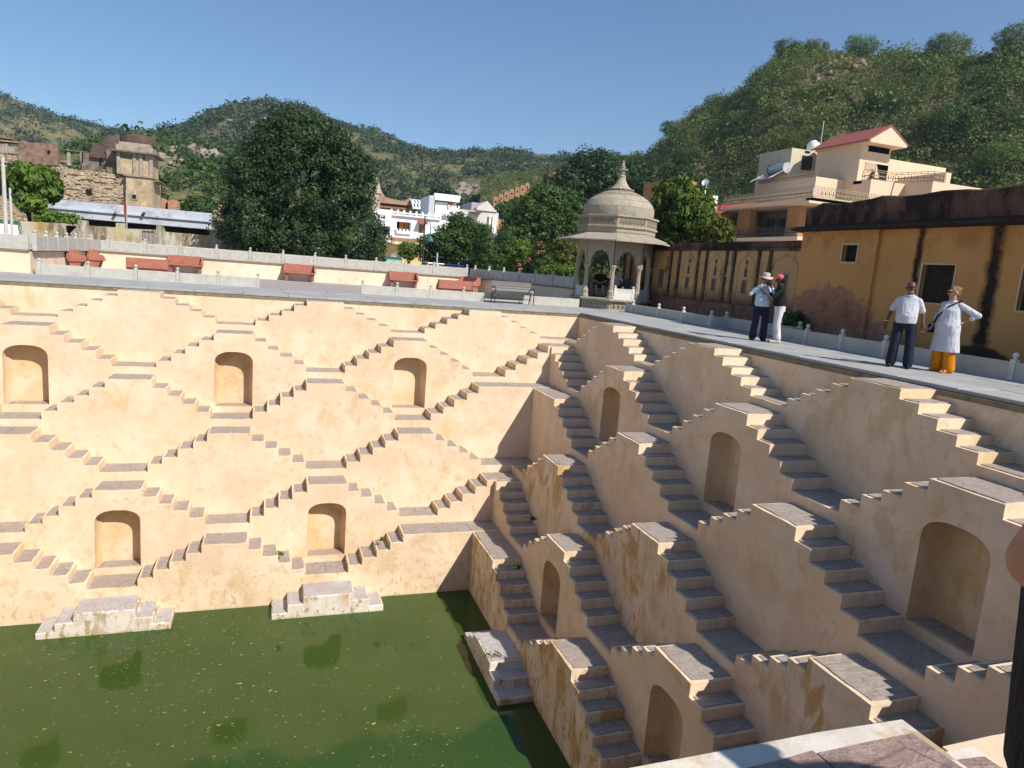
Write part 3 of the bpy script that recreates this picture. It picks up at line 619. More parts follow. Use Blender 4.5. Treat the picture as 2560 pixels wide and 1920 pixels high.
def window(root, x, h, mats, bars=0, fr=.045):
    a, b, c, d = h; mb = MB()
    for q in ((a-fr, b+fr, d, d+fr), (a-fr, b+fr, c-fr, c), (a-fr, a, c, d), (b, b+fr, c, d)): mb.box(x-.018, x+.03, q[0], q[1], q[2], q[3])
    f = mb.build('window', mats[0], root)
    mb = MB(); mb.box(x+.14, x+.16, a, b, c, d); mb.build('pane', mats[1], f)
    if bars:
        mb = MB()
        for i in range(1, bars): y = a+(b-a)*i/bars; mb.box(x+.09, x+.11, y-.009, y+.009, c, d)
        nz_ = int(bars*(d-c)/(b-a))
        for i in range(1, nz_): z = c+(d-c)*i/nz_; mb.box(x+.095, x+.115, a, b, z-.009, z+.009)
        mb.build('lattice', mats[2], f)
window(ob, OX, h1, (M['trim'], M['void'], M['jali'])); window(ob, OX+.09, h2, (M['trim'], M['void'], M['jali']), 14); window(ob, OX+.09, h3, (M['trim'], M['void'], M['jali']), 14)
# ---------------------------------------------------------------- arcaded garden wall between pavilion and building
AX = 4.95
def s7(x, y): return atx(1640+x*.24111, 440+y*.24111, AX)
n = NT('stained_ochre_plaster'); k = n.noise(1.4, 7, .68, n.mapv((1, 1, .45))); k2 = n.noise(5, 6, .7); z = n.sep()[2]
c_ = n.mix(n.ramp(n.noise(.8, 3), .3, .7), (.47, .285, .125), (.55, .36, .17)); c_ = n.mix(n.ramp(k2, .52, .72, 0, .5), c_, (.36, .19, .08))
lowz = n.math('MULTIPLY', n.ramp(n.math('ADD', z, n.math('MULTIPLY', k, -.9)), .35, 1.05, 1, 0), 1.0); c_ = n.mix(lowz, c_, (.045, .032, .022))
c_ = n.mix(n.ramp(k, .58, .68, 0, .75), c_, (.07, .045, .03)); n.bump(k2, .3, .03); M['arc'] = n.done(c_, .92, .15)
M['arc_dark'] = simple('black_stained_pilaster', (.075, .05, .034), .95, .6, 5, dirt=((.30, .18, .09), .7))
M['arc_base'] = simple('stained_red_plinth', (.20, .105, .07), .95, .35, 4, dirt=((.04, .028, .02), .9))
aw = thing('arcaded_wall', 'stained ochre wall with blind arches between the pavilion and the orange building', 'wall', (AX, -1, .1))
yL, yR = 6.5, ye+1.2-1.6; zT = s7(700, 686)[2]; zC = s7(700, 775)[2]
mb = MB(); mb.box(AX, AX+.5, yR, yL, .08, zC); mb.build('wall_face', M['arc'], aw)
mb = MB(); mb.box(AX-.10, AX+.55, yR, yL, zC, zC+.08); mb.box(AX-.02, AX+.5, yR, yL, zC+.08, zT); mb.build('parapet', M['blackpar'], aw)
zb = s7(500, 1295)[2]; mb = MB(); mb.box(AX-.16, AX-.002, yR, yL, .08, zb); mb.build('plinth', M['arc_base'], aw)
for xs in ((150, 235), (430, 515), (722, 800), (1055, 1175), (-120, -40), (-330, -260)):
    for x in xs:
        y = s7(x, 1000)[1]; mb = MB(); mb.box(AX-.05, AX, y-.07, y+.07, zb, zC); mb.build('pilaster', M['arc_dark'], aw)
    y = s7(sum(xs)/2, 1000)[1]; mb = MB(); w_ = .14
    for zc_, hh in ((zb+.55, .5), (zb+1.25, .45)):
        pts = [(y+w_, zc_-hh/2)]+[(y+w_*math.cos(t), zc_+hh/2-.12+.16*math.sin(t)) for t in np.linspace(0, math.pi, 9)]+[(y-w_, zc_-hh/2)]
        mb.tube([(AX-.012, a, b) for a, b in pts], .014, 4)
        mb.box(AX-.05, AX, y-w_-.02, y+w_+.02, zc_-hh/2-.04, zc_-hh/2)
    mb.build('niche_moulding', M['arc'], aw)
for q, x in enumerate((60, 335, 612, 930, 1330, -190, -430)):
    y = s7(x, 1000)[1]; hw = .44 if q != 4 else .62; mb = MB()
    pts = [(y+hw, zb+.1)]+[(y+hw*math.cos(t), zC-.62+.42*math.sin(t)**.9+(.08 if abs(t-math.pi/2) < .1 else 0)) for t in np.linspace(0, math.pi, 19)]+[(y-hw, zb+.1)]
    mb.tube([(AX-.01, a, b) for a, b in pts], .022, 5); mb.build('blind_arch', M['arc'], aw)
    big = q in (0, 4); zw = zb+.42 if not big else zb+.35; hw2, hh = (.13, .46) if not big else (.22, .80); fr = MB(); 
    fr.box(AX-.02, AX+.01, y-hw2-.03, y+hw2+.03, zw-.05, zw-.005); fr.box(AX-.02, AX+.01, y-hw2-.03, y+hw2+.03, zw+hh, zw+hh+.03)
    for sg in (-1, 1): fr.box(AX-.02, AX+.01, y+sg*(hw2+.015)-.015, y+sg*(hw2+.015)+.015, zw-.005, zw+hh)
    f = fr.build('window', M['arc'], aw); mb = MB(); mb.box(AX-.006, AX+.004, y-hw2, y+hw2, zw, zw+hh)
    nl = 5
    for i in range(nl):
        for s_ in (-1, 1):
            mb.bar((AX-.012, y-hw2+2*hw2*i/nl, zw+(0 if s_ > 0 else hh)), (AX-.012, y-hw2+2*hw2*min(i+2, nl)/nl, zw+hh*.5), .012)
    mb.build('lattice', M['lattice'] if 'lattice' in M else simple('grey_lattice', (.14, .13, .11), .8, .5, 20), f)
    if not big:
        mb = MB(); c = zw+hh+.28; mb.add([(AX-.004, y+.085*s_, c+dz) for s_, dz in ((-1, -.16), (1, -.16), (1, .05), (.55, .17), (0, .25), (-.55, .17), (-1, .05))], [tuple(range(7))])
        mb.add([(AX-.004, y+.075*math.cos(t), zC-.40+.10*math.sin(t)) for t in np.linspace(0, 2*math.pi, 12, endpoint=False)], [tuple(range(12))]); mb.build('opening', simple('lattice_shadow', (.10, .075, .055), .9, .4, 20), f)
# ================================================================ the house on the slope (right)
M['h_cream'] = simple('house_cream_paint', (.72, .545, .38), .85, .06, 1.2, bump=.05)
M['h_roof'] = simple('pink_red_roof_tiles', (.36, .105, .085), .8, .12, 3)
M['h_tile'] = simple('brick_tile_cladding', (.42, .22, .085), .8, .25, 3)
M['h_grey'] = simple('grey_tile_wall', (.11, .095, .09), .6, .3, 3)
M['glass'] = simple('dark_window_glass', (.025, .03, .035), .12, .3, 2, .6, bump=0)
M['brown'] = simple('brown_lattice', (.15, .075, .04), .7, .3, 5)
M['rail'] = simple('painted_railing', (.34, .27, .17), .6, .2, 9)
M['rail_dark'] = simple('dark_railing', (.07, .06, .055), .6, .2, 9)
def h8(x, y): return 1840+x*.27125, 300+y*.27125
XT, YT = 49.82, 40.0
hs = thing('hillside_house', 'cream house with red gabled stair tower and terraces below the green hill', 'house', (XT, YT, G1))
def ws(mb, a, b, Y, th):   # south facing wall from two pixel corners of crop 8
    p, q = aty(*h8(*a), Y), aty(*h8(*b), Y); mb.box(p[0], q[0], Y, Y+th, p[2], q[2]); return p, q
p0 = aty(*h8(1165, 205), YT); xr = aty(*h8(1435, 240), YT)[0]; zt_ = p0[2]; yb = atx(*h8(745, 330), XT)[1]; zlow = aty(*h8(1120, 640), YT)[2]-1.2
def holes_y(mb, Y, x0, x1, z0, z1, holes, dep):
    loops = [[(x0, z0), (x1, z0), (x1, z1), (x0, z1)]]+[[(a, c), (b, c), (b, d), (a, d)] for a, b, c, d in holes]
    tri = tessellate_polygon([[Vector((p[0], p[1], 0)) for p in l] for l in loops]); mb.add([(p[0], Y, p[1]) for l in loops for p in l], tri)
    for a, b, c, d in holes:
        q = [(a, c), (b, c), (b, d), (a, d)]; mb.add([(p[0], Y, p[1]) for p in q]+[(p[0], Y+dep, p[1]) for p in q], [(i, (i+1) % 4, 4+(i+1) % 4, 4+i) for i in range(4)])
def prect(a, b, Y, hf=h8):
    p, q = aty(*hf(*a), Y), aty(*hf(*b), Y); return (min(p[0], q[0]), max(p[0], q[0]), min(p[2], q[2]), max(p[2], q[2]))
ho = prect((1230, 200), (1410, 320), YT); hd = prect((1297, 405), (1388, 548), YT); hl = prect((1195, 385), (1280, 468), YT)
mb = MB(); holes_y(mb, YT, XT, xr, zlow, zt_, [ho, hd], .6)
mb.add([(XT, YT, zlow), (XT, yb, zlow), (XT, yb, zt_), (XT, YT, zt_)], [(0, 1, 2, 3)]); mb.add([(xr, YT, zlow), (xr, yb, zlow), (xr, yb, zt_), (xr, YT, zt_)], [(0, 1, 2, 3)]); mb.add([(XT, YT, zt_), (xr, YT, zt_), (xr, yb, zt_), (XT, yb, zt_)], [(0, 1, 2, 3)])
mb.build('stair_tower', M['h_cream'], hs, fix=False)
YG = YT-1.5; pk = aty(*h8(1385, 45), YG); e0 = (XT-.35, 0, 0); e1 = (xr+.6, 0, 0); xm = (e0[0]+e1[0])/2; ze = zt_+.05
mb = MB(); tri_ = [(e0[0], ze), (e1[0], ze), (xm, pk[2]-.15)]; mb.prism(tri_, lambda a, b, q: (a, YG if q == 0 else yb, b)); mb.prism([(e0[0], ze-.25), (e1[0], ze-.25), (e1[0], ze), (e0[0], ze)], lambda a, b, q: (a, YG if q == 0 else yb, b)); mb.build('gable', M['h_cream'], hs)
mb = MB()
for sg, ex in ((-1, e0[0]), (1, e1[0])):
    mb.prism([(ex+sg*.25, ze-.12), (xm, pk[2]-.03), (xm, pk[2]+.12), (ex+sg*.25, ze+.03)], lambda a, b, q: (a, YG-.02 if q == 0 else yb+.4, b))
mb.build('roof', M['h_roof'], hs)
for h_, nm in ((ho, 'window'), (hd, 'door')):
    mb = MB(); mb.box(h_[0]-.02, h_[1]+.02, YT+.5, YT+.55, h_[2], h_[3]); o = mb.build(nm, M['brown'], hs)
    mb = MB()
    for i in range(1, 6): x = h_[0]+(h_[1]-h_[0])*i/6; mb.box(x-.03, x+.03, YT+.42, YT+.47, h_[2], h_[3])
    mb.build('bar', M['jali'], o)
mb = MB()
for i in range(9): z = hl[2]+(hl[3]-hl[2])*(i+.5)/9; mb.box(hl[0], hl[1], YT-.05, YT, z-.05, z+.03)
mb.build('louvre', M['trim'], hs)
# right wing, terrace and lower terraces
rw0 = aty(*h8(1425, 355), YT+.3); rw1 = aty(*h8(1935, 450), YT+.3); zr_ = (rw0[2]+rw1[2])/2
mb = MB(); mb.box(xr-.1, rw1[0], YT+.3, YT+6, zlow, zr_); mb.build('wing', M['h_cream'], hs)
zf = aty(*h8(1250, 545), YT-2.5)[2]; bx0 = aty(*h8(1240, 600), YT-2.5)[0]; bx1 = aty(*h8(1460, 600), YT-2.5)[0]; cx0 = aty(*h8(1812, 600), YT-6)[0]; cx1 = aty(*h8(1930, 560), YT-6)[0]
mb = MB(); mb.box(bx0, bx1+8, YT-2.5, YT, zlow-2, zf); mb.box(cx0, cx1+9, YT-6, YT-2.5, zlow-2, zf); mb.box(XT-.4, bx0, YT-1.2, YT, zf-.35, zf); mb.build('terrace', M['h_cream'], hs)
mb = MB(); mb.box(cx1, cx1+.8, YT-5.9, YT, zf, zf+1.1); mb.box(cx1+.8, cx1+16, YT-5.9, YT, zlow, zf-.3); mb.build('end_wall', M['h_cream'], hs)
def railing(root, pts, z, h, mat, step=.28, motif=True):
    mb = MB()
    for a, b in zip(pts, pts[1:]):
        a, b = Vector((*a, z)), Vector((*b, z)); L = (b-a).length; d = (b-a)/L; U = Vector((0, 0, 1))
        for zz in (.06, h*.82, h): mb.bar(a+U*zz, b+U*zz, .05)
        k = max(1, int(L/step))
        for i in range(k+1):
            p = a+d*L*i/k; mb.bar(p, p+U*h, .03)
            if motif and i < k: q = p+d*L/k/2; mb.bar(q+U*h*.15, q+U*h*.7, .10, .03); mb.bar(p+U*h*.42, p+d*L/k+U*h*.42, .03, .10)
    return mb.build('railing', mat, root)
railing(hs, [(XT-.4, YT-1.2), (bx0, YT-1.2), (bx0, YT-2.5), (bx1, YT-2.5), (cx0, YT-6), (cx1, YT-6)], zf, 1.0, M['rail'], .55)
# rear block with door, left of the tower, the water tank and antenna
rb = prect((520, 255), (770, 500), yb+2); mb = MB(); mb.box(rb[0], rb[1]+4, yb+2, yb+8, rb[2]-2, rb[3]); mb.build('rear_block', simple('house_pale_yellow', (.60, .52, .36), .85, .1, 2), hs)
dr = prect((615, 325), (690, 470), yb+1.95); mb = MB(); mb.box(dr[0], dr[1], yb+1.9, yb+1.99, dr[2], dr[3]); mb.build('door', M['glass'], hs)
vt = prect((640, 283), (680, 305), yb+1.95); mb = MB(); mb.box(vt[0], vt[1], yb+1.9, yb+1.99, vt[2], vt[3]); mb.build('vent', M['void'], hs)
# lower storeys, facing the well
XL, YL = 39.63, 34.6
def c7(x, y): return 1640+x*.24111, 440+y*.24111
def wx(a, b, hf=c7, X=None):
    p, q = atx(*hf(*a), X or XL), atx(*hf(*b), X or XL); return (min(p[1], q[1]), max(p[1], q[1]), min(p[2], q[2]), max(p[2], q[2]))
zsl = atx(*c7(1200, 300), XL)[2]; zs0 = atx(*c7(1200, 330), XL)[2]; zfl = atx(*c7(1100, 650), XL)[2]; yfar = atx(*c7(760, 300), XL)[1]; yvf = atx(*c7(770, 300), XL)[1]
mb = MB(); mb.box(XL, XL+9, YL, yfar, zs0, zsl+.35); mb.box(XL-1.2, XL, YL-.9, yfar+.5, zs0, zs0+.22); mb.box(XL, XL+22, YL-.9, YL, zs0, zs0+.22); mb.box(XL, XL+22, YL, YL+1, zs0+.2, zsl+.5); mb.build('floor_slab', M['h_cream'], hs)
def r7(a, b): return wx(a, b)
for a, b in (((860, 330), (945, 640)), ((1370, 320), (1450, 640)), ((620, 400), (710, 640))): y0, y1, z0, z1 = r7(a, b); mb = MB(); mb.box(XL+.02, XL+.9, y0, y1, zfl, zs0); mb.build('pillar', M['h_tile'], hs)
mb = MB(); mb.box(XL+2.2, XL+9, YL, yfar+14, zfl-1, zs0-.01); mb.build('facade', M['h_grey'], hs)
for a, b in (((985, 425), (1055, 640)), ((1100, 430), (1180, 640))): y0, y1, z0, z1 = r7(a, b); mb = MB(); mb.box(XL+2.1, XL+2.19, y0, y1, zfl, z1); o = mb.build('door', M['glass'], hs); mb = MB(); mb.box(XL+2.04, XL+2.09, y0-.12, y0, zfl, z1+.1); mb.box(XL+2.04, XL+2.09, y1, y1+.12, zfl, z1+.1); mb.build('frame', M['brown'], o)
for a, b in (((715, 420), (850, 590)), ((540, 430), (615, 620))):
    y0, y1, z0, z1 = r7(a, b); mb = MB(); mb.box(XL+.4, XL+.45, y0, y1, z0, z1); o = mb.build('window', M['glass'], hs); mb = MB()
    for i in range(4): y = y0+(y1-y0)*i/3; mb.box(XL+.34, XL+.4, y-.05, y+.05, z0, z1)
    for z in (z0, z0+(z1-z0)*.7, z1): mb.box(XL+.35, XL+.4, y0, y1, z-.04, z+.04)
    mb.build('frame', M['brown'], o)
mb = MB(); y0, y1, _, _ = r7((460, 400), (860, 640)); mb.box(XL+.5, XL+2.2, y0-.2, y1+3, zfl, zs0-.6); mb.build('tiled_wing', M['h_tile'], hs)
mb = MB(); mb.box(XL-1.5, XL+9, YL-.3, yfar, zfl-.35, zfl); mb.build('balcony_slab', M['h_cream'], hs)
railing(hs, [(XL-1.4, YL-.2), (XL-1.4, yfar-1)], zfl, .95, M['rail_dark'], .5)
railing(hs, [(XL-.6, yfar+.3), (XL-.6, YL-.5), (XL+16, YL-.5)], zsl+.35, 1.0, M['rail'], .45)
mb = MB(); ra = [atx(*c7(*q), XL) for q in ((470, 262), (772, 246))]; zr0 = atx(*c7(650, 412), XL-.8)[2]; zr1 = (ra[0][2]+ra[1][2])/2; ya, yb2 = ra[1][1], ra[0][1]
for i in range(26):
    y = ya+(yb2-ya+2)*i/26; dy = (yb2-ya+2)/26; mb.prism([(y, 0), (y+dy*.5, .10), (y+dy, 0), (y+dy, -.05), (y, -.05)], lambda a, b, q: (XL-1.0 if q == 0 else XL+3.5, a, (zr0 if q == 0 else zr1)+b))
mb.build('tin_roof', simple('red_corrugated_roof', (.38, .055, .06), .6, .15, 3), hs)
# upper left terrace wall of the house with the solar heater
tw = wx((1020, 60), (1659, 120), c7, XT-4); zt0, zt1 = atx(*h8(450, 600), XT-4)[2], atx(*h8(450, 560), XT-4)[2]
ty0, ty1 = atx(*h8(735, 560), XT-4)[1], atx(*h8(180, 560), XT-4)[1]
mb = MB(); mb.box(XT-4, XT+4, ty0, ty1, zlow-4, zt1); mb.box(XT-4, XT-3.7, ty1-.5, ty1, zt1, zt1+1.0); mb.build('upper_terrace', M['h_cream'], hs)
railing(hs, [(XT-3.9, ty0), (XT-3.9, ty1-.6)], zt1, .8, M['rail'], .5)
# things standing on the roofs
M['steel'] = simple('bare_steel', (.60, .60, .60), .42, .08, 4, .5, .55, bump=0)
M['white'] = simple('white_paint', (.78, .78, .77), .6, .06, 3)
tk = aty(*h8(718, 215), yb+4); tz = rb[3]
ob_ = thing('water_tank', 'round white water tank on the roof behind the red gable', 'water tank', (tk[0], yb+4, tz)); mb = MB(); s_ = 1.0
mb.lathe([(.75*a_, .75*b_) for a_, b_ in [(1.0, 0), (1.05, .15), (1.05, .6), (1.0, .7), (1.05, .8), (1.05, 1.5), (.9, 1.9), (.45, 2.15), (.4, 2.3), (.0, 2.32)]], n=18); mb.build('tank_shell', M['white'], ob_, world=False, smooth=True)
mb = MB(); mb.bar((1.3, .3, 0), (1.3, .3, 4.3), .06); mb.build('antenna_rod', M['steel'], ob_, world=False)
sp = atx(*h8(400, 450), XT-2.5); sh = thing('solar_heater', 'steel solar water heater tank with tilted dark panel on the terrace', 'water heater', (XT-2.5, sp[1], zt1))
L_ = abs(atx(*h8(330, 450), XT-2.5)[1]-atx(*h8(468, 450), XT-2.5)[1]); zc_ = sp[2]-zt1
mb = MB(); mb.tube([(0, -L_/2, zc_), (0, L_/2, zc_)], .62, 16); mb.build('tank', M['steel'], sh, world=False, smooth=True)
mb = MB(); mb.tube([(0, L_/2, zc_), (0, L_/2+.15, zc_)], .64, 16); mb.build('end_cap', simple('blue_cap', (.03, .05, .15), .4), sh, world=False, smooth=True)
mb = MB(); mb.add([(-.2, -L_/2, zc_-.5), (-.2, L_/2, zc_-.5), (-3.0, L_/2-.6, .2), (-3.0, -L_/2-.6, .2)], [(0, 1, 2, 3)]); mb.build('collector', simple('collector_glass', (.08, .10, .13), .15, .2, 3, .6), sh, world=False)
mb = MB(); [mb.bar((.2, y, zc_), (-3, y, .1), .08) for y in (-L_/2, L_/2)]; [mb.bar((.4, y, 0), (.2, y, zc_), .08) for y in (-L_/2, L_/2)]; mb.build('frame', M['steel'], sh, world=False)
lp_ = aty(*h8(740, 640), YL-.5); ld = thing('laundry_cloth', 'pale pink cloth hung over the house railing', 'cloth', (lp_[0], YL-.55, zsl+.9)); mb = MB()
for i in range(6): S_ = .55; mb.add([tuple(S_*c for c in p) for p in [(i*.3-.8, -.06+.05*(i % 2), .5), (i*.3-.5, -.06+.05*((i+1) % 2), .5), (i*.3-.5, -.1+.08*((i+1) % 2), -.6-.1*(i % 3)), (i*.3-.8, -.1+.08*(i % 2), -.6-.1*((i+2) % 3))]], [(0, 1, 2, 3)])
mb.build('fabric', simple('pink_fabric', (.62, .40, .36), .9), ld, world=False)
dp = aty(*c7(512, 78), 42.0); dz = aty(*c7(505, 190), 42.0)
ds = thing('satellite_dish', 'white satellite dish on a white roof block beside the red tin roof', 'satellite dish', (dz[0], 42.0, dz[2])); mb = MB()
R_ = .38; dn = Vector((-.75, -.6, .35)).normalized(); q_ = dn.to_track_quat('Z', 'Y'); hz_ = dp[2]-dz[2]
for k, (r0, r1) in enumerate(((0, .5), (.5, 1))):
    for i in range(20):
        t0, t1 = 2*math.pi*i/20, 2*math.pi*(i+1)/20; pt = lambda r, t: q_ @ Vector((R_*r*math.cos(t), R_*r*math.sin(t), .25*r*r))+Vector((0, 0, hz_))
        mb.add([pt(r0, t0), pt(r1, t0), pt(r1, t1), pt(r0, t1)] if r0 > 0 else [pt(0, 0), pt(r1, t0), pt(r1, t1)], [(0, 1, 2, 3)] if r0 > 0 else [(0, 1, 2)])
mb.build('reflector', M['white'], ds, world=False, smooth=True, fix=False)
mb = MB(); mb.bar((0, 0, 0), (0, 0, hz_), .12); mb.bar((0, 0, hz_), tuple(Vector((0, 0, hz_))+dn*.8), .05); mb.build('mast', M['white'], ds, world=False)
wb = thing('roof_block', 'small white roof block and ochre stair head among trees behind the garden wall', 'building', (dz[0], 43, G1))
w0, w1, w2, w3 = prect((390, 195), (565, 250), 42.3, c7); mb = MB(); mb.box(w0, w1, 41, 46, G1, w3); mb.build('white_block', M['white'], wb)
w0, w1, w2, w3 = prect((165, 30), (405, 200), 44, c7); mb = MB(); mb.box(w0, w1, 44, 50, G1, w3); mb.build('stair_head', M['h_tile'], wb)
w0, w1, w2, w3 = prect((195, 70), (325, 190), 43.95, c7); mb = MB(); mb.box(w0, w1, 43.9, 43.98, w2, w3); mb.build('panel', M['white'], wb)
# ================================================================ red benches in the courtyard
M['redstone'] = simple('red_sandstone', (.40, .155, .105), .85, .18, 6, dirt=((.28, .11, .08), .5))
def red_bench(label, loc, rz, w=1.5, group='red sandstone benches in the courtyard'):
    t = thing('sandstone_bench', label, 'bench', loc, rz, group)
    def b(name, *a): mb = MB(); mb.box(*a); return bevel(mb.build(name, M['redstone'], t, world=False), .012, 1)
    b('seat', -w/2, w/2, -.52, 0, .38, .45); b('backrest', -w/2, w/2, -.02, .06, .45, .84)
    for s in (-1, 1):
        mb = MB(); x0, x1 = (s*w/2-s*.07, s*w/2)
        mb.prism([(0, .45), (-.46, .45), (-.48, .52), (-.40, .62), (-.28, .64), (-.20, .72), (-.18, .84), (0, .84)], lambda a, z, q: (x0 if q == 0 else x1, a, z)); mb.build('armrest', M['redstone'], t, world=False)
        mb = MB(); xl = s*(w/2-.13)
        for k in range(4): z = .02+k*.09; mb.box(xl-.06-.008*(k % 2), xl+.06+.008*(k % 2), -.42+.03*(3-k), -.04, z, z+.085)
        mb.build('leg', M['redstone'], t, world=False)
def bx(u): return aty(u, 680, 12.9)[0]
red_bench('red sandstone bench against the cream wall, leftmost of the three facing the well', (bx(465), 12.93, .16), 0)
red_bench('red sandstone bench against the cream wall in the open gap between low parapets', (bx(749), 12.93, .16), 0)
red_bench('red sandstone bench against the cream wall, rightmost of the three facing the well', (bx(1008), 12.93, .16), 0)
red_bench('red sandstone bench seen side on along the left courtyard wall, nearer one', (CX0+.12, 8.2, .16), math.pi/2, .8)
red_bench('red sandstone bench seen side on in the far left corner of the courtyard', (CX0+.12, 11.4, .16), math.pi/2, .8)
red_bench('red sandstone bench against the shaded right courtyard wall', (RX1-.1, 12.0, .16), -math.pi/2+.35)
def back_bench(label, u0, u1, Y):
    a, b = aty(u0, 665, Y)[0], aty(u1, 665, Y)[0]; red_bench(label, ((a+b)/2, Y, .03), math.pi, abs(b-a), 'red benches seen from behind')
back_bench('red bench seen from behind over the left low parapet', 315, 420, 7.0)
back_bench('red bench seen from behind over the low parapet near the iron bench', 1099, 1182, 7.0)
# iron park bench with glossy slats
ib = thing('park_bench', 'iron park bench with shiny worn slats on the far walkway beside the pavilion', 'bench', (-1.75, 3.15, .178))
M['slat'] = simple('worn_glossy_slat', (.045, .032, .029), .5, .5, 8, .6, dirt=((.06, .03, .028), .8))
for i, (y, z, tl) in enumerate(((.02, .43, 0), (.13, .425, 0), (.24, .42, 0), (.35, .42, 0), (.42, .54, 1.2), (.45, .64, 1.25), (.48, .74, 1.28), (.51, .83, 1.3))):
    mb = MB(); c_, s_ = math.cos(tl), math.sin(tl); mb.obox((0, y-.25, z), (.86, 0, 0), (0, c_*.048, s_*.048), (0, -s_*.012, c_*.012)); bevel(mb.build('slat', M['slat'], ib, world=False), .006, 1)
for sx in (-1, 1):
    x = sx*.82; mb = MB(); mb.tube([(x, -.30, 0), (x, -.24, .12), (x, -.27, .28), (x, -.22, .42), (x, .12, .40), (x, .20, .55), (x, .30, .92)], .022, 6); mb.tube([(x, .30, 0), (x, .20, .15), (x, .14, .40)], .022, 6)
    mb.tube([(x, .22, .62), (x, -.05, .66), (x, -.26, .63), (x, -.30, .56), (x, -.25, .52), (x, -.22, .42)], .022, 6); mb.tube([(x, .28, .90), (x, .33, .97), (x, .30, 1.0)], .018, 6); mb.build('frame', M['dark_iron'], ib, world=False, smooth=True)
mb = MB(); mb.bar((-.8, 0, .2), (.8, 0, .2), .025); mb.build('stretcher', M['dark_iron'], ib, world=False)
# ================================================================ ruins and shop wall on the left
def c1(x, y): return x*.18083, 330+y*.18083
def cb(x, y): return x*.38879, 200+y*.38879
n = NT('streaked_old_wall'); p = n.sep(); k = n.noise(1.6, 7, .7, n.mapv((1, 1, .22))); k2 = n.noise(.9, 5, .6); k3 = n.noise(5, 6, .7)
c_ = n.mix(n.ramp(k2, .35, .65), (.44, .34, .17), (.50, .46, .37)); c_ = n.mix(n.ramp(k, .44, .58, 0, .9), c_, (.15, .11, .06)); c_ = n.mix(n.ramp(k3, .54, .64, 0, .6), c_, (.56, .51, .43)); c_ = n.mix(n.ramp(n.noise(2.5, 6, .7, n.mapv((1, 1, .12))), .56, .66, 0, .7), c_, (.09, .07, .05))
m_ = n.math('MULTIPLY', n.ramp(n.math('ADD', p[0], n.math('MULTIPLY', k2, 6)), -22.5, -20.5, 1, 0), n.ramp(n.math('ADD', p[2], n.math('MULTIPLY', k2, 1.8)), 2.6, 3.0, 1, 0)); c_ = n.mix(m_, c_, (.56, .35, .10))
m_ = n.math('MULTIPLY', n.ramp(n.math('ADD', p[0], n.math('MULTIPLY', k2, 5)), -23.5, -22.8, 1, 0), n.ramp(n.math('ADD', p[2], n.math('MULTIPLY', k2, 1.6)), 2.0, 2.15, 1, 0)); c_ = n.mix(m_, c_, (.40, .19, .11))
n.bump(k3, .4, .04); M['streak'] = n.done(c_, .92, .15)
sw = thing('old_boundary_wall', 'streaky ochre and grey old wall with pierced block grilles behind the left parapet', 'wall', (aty(300, 590, 24)[0], 24, .1))
tops = [(260, 1232), (890, 1262), (895, 1270), (1070, 1275), (1075, 1212), (1205, 1225), (1210, 1290), (1600, 1318), (1602, 1255), (1725, 1262), (1728, 1335), (2160, 1350), (2163, 1285), (2212, 1290)]
P = [aty(*c1(*t), 24) for t in tops]+[aty(*cb(*t), 24) for t in ((1050, 945), (1060, 975), (1345, 1000), (1350, 962), (1555, 975))]
pts = [(q[0], q[2]) for q in P]; zb_ = .1; poly = pts+[(pts[-1][0], zb_), (pts[0][0], zb_)]
def gr(a, b): return prect(a, b, 24, c1)
g1 = gr((905, 1290), (1062, 1440)); g2 = gr((1962, 1365), (2135, 1520))
loops = [poly[::-1]]+[[(g[0], g[2]), (g[1], g[2]), (g[1], g[3]), (g[0], g[3])] for g in (g1, g2)]
tri = tessellate_polygon([[Vector((p[0], p[1], 0)) for p in l] for l in loops]); mb = MB(); fl = [p for l in loops for p in l]; N_ = len(fl)
mb.add([(a, 24, b) for a, b in fl]+[(a, 24.3, b) for a, b in fl], list(tri)+[tuple(N_+i for i in t) for t in tri]); o_ = 0
for l in loops: L_ = len(l); mb.add([(a, 24, b) for a, b in l]+[(a, 24.3, b) for a, b in l], [(i, (i+1) % L_, L_+(i+1) % L_, L_+i) for i in range(L_)])
mb.build('wall_face', M['streak'], sw, fix=False)
M['block'] = simple('grey_grille_block', (.52, .48, .44), .9, .2, 9)
for g, skip in ((g1, True), (g2, False)):
    nx, nz = (9, 9) if not skip else (8, 7); mb = MB(); rr = random.Random(2)
    for i in range(nx):
        for j in range(nz):
            if skip and (i < 5-j*.7+1.5): continue
            if (i+j) % 2: continue
            x0 = g[0]+(g[1]-g[0])*i/nx; z0 = g[2]+(g[3]-g[2])*(nz-1-j if not skip else nz-1-j)/nz; mb.box(x0-.01, x0+(g[1]-g[0])/nx+.01, 24.08, 24.22, z0, z0+(g[3]-g[2])/nz-.015)
    if mb.v: meta(mb.build('grille_blocks', M['block'], sw), kind='stuff')
M['blu'] = simple('blue_white_wash', (.50, .53, .58), .9, .12, 2.5, dirt=((.16, .15, .15), .75))
sp_ = thing('shop_row', 'long low shop building with a bluish white stained parapet on the left', 'building', (aty(330, 560, 30)[0], 30, .1))
a, b = aty(*cb(300, 795), 30), aty(*cb(1362, 850), 30); zt_ = (aty(*cb(560, 790), 30)[2]+aty(*cb(1300, 845), 30)[2])/2; zm = aty(*cb(700, 905), 30)[2]
mb = MB(); mb.box(a[0], b[0], 30, 36, zm, zt_); mb.build('parapet_band', M['blu'], sp_)
mb = MB(); mb.box(a[0]-.1, b[0]+.1, 29.85, 30, zt_-.62, zt_-.52); mb.build('string_course', M['blu'], sp_)
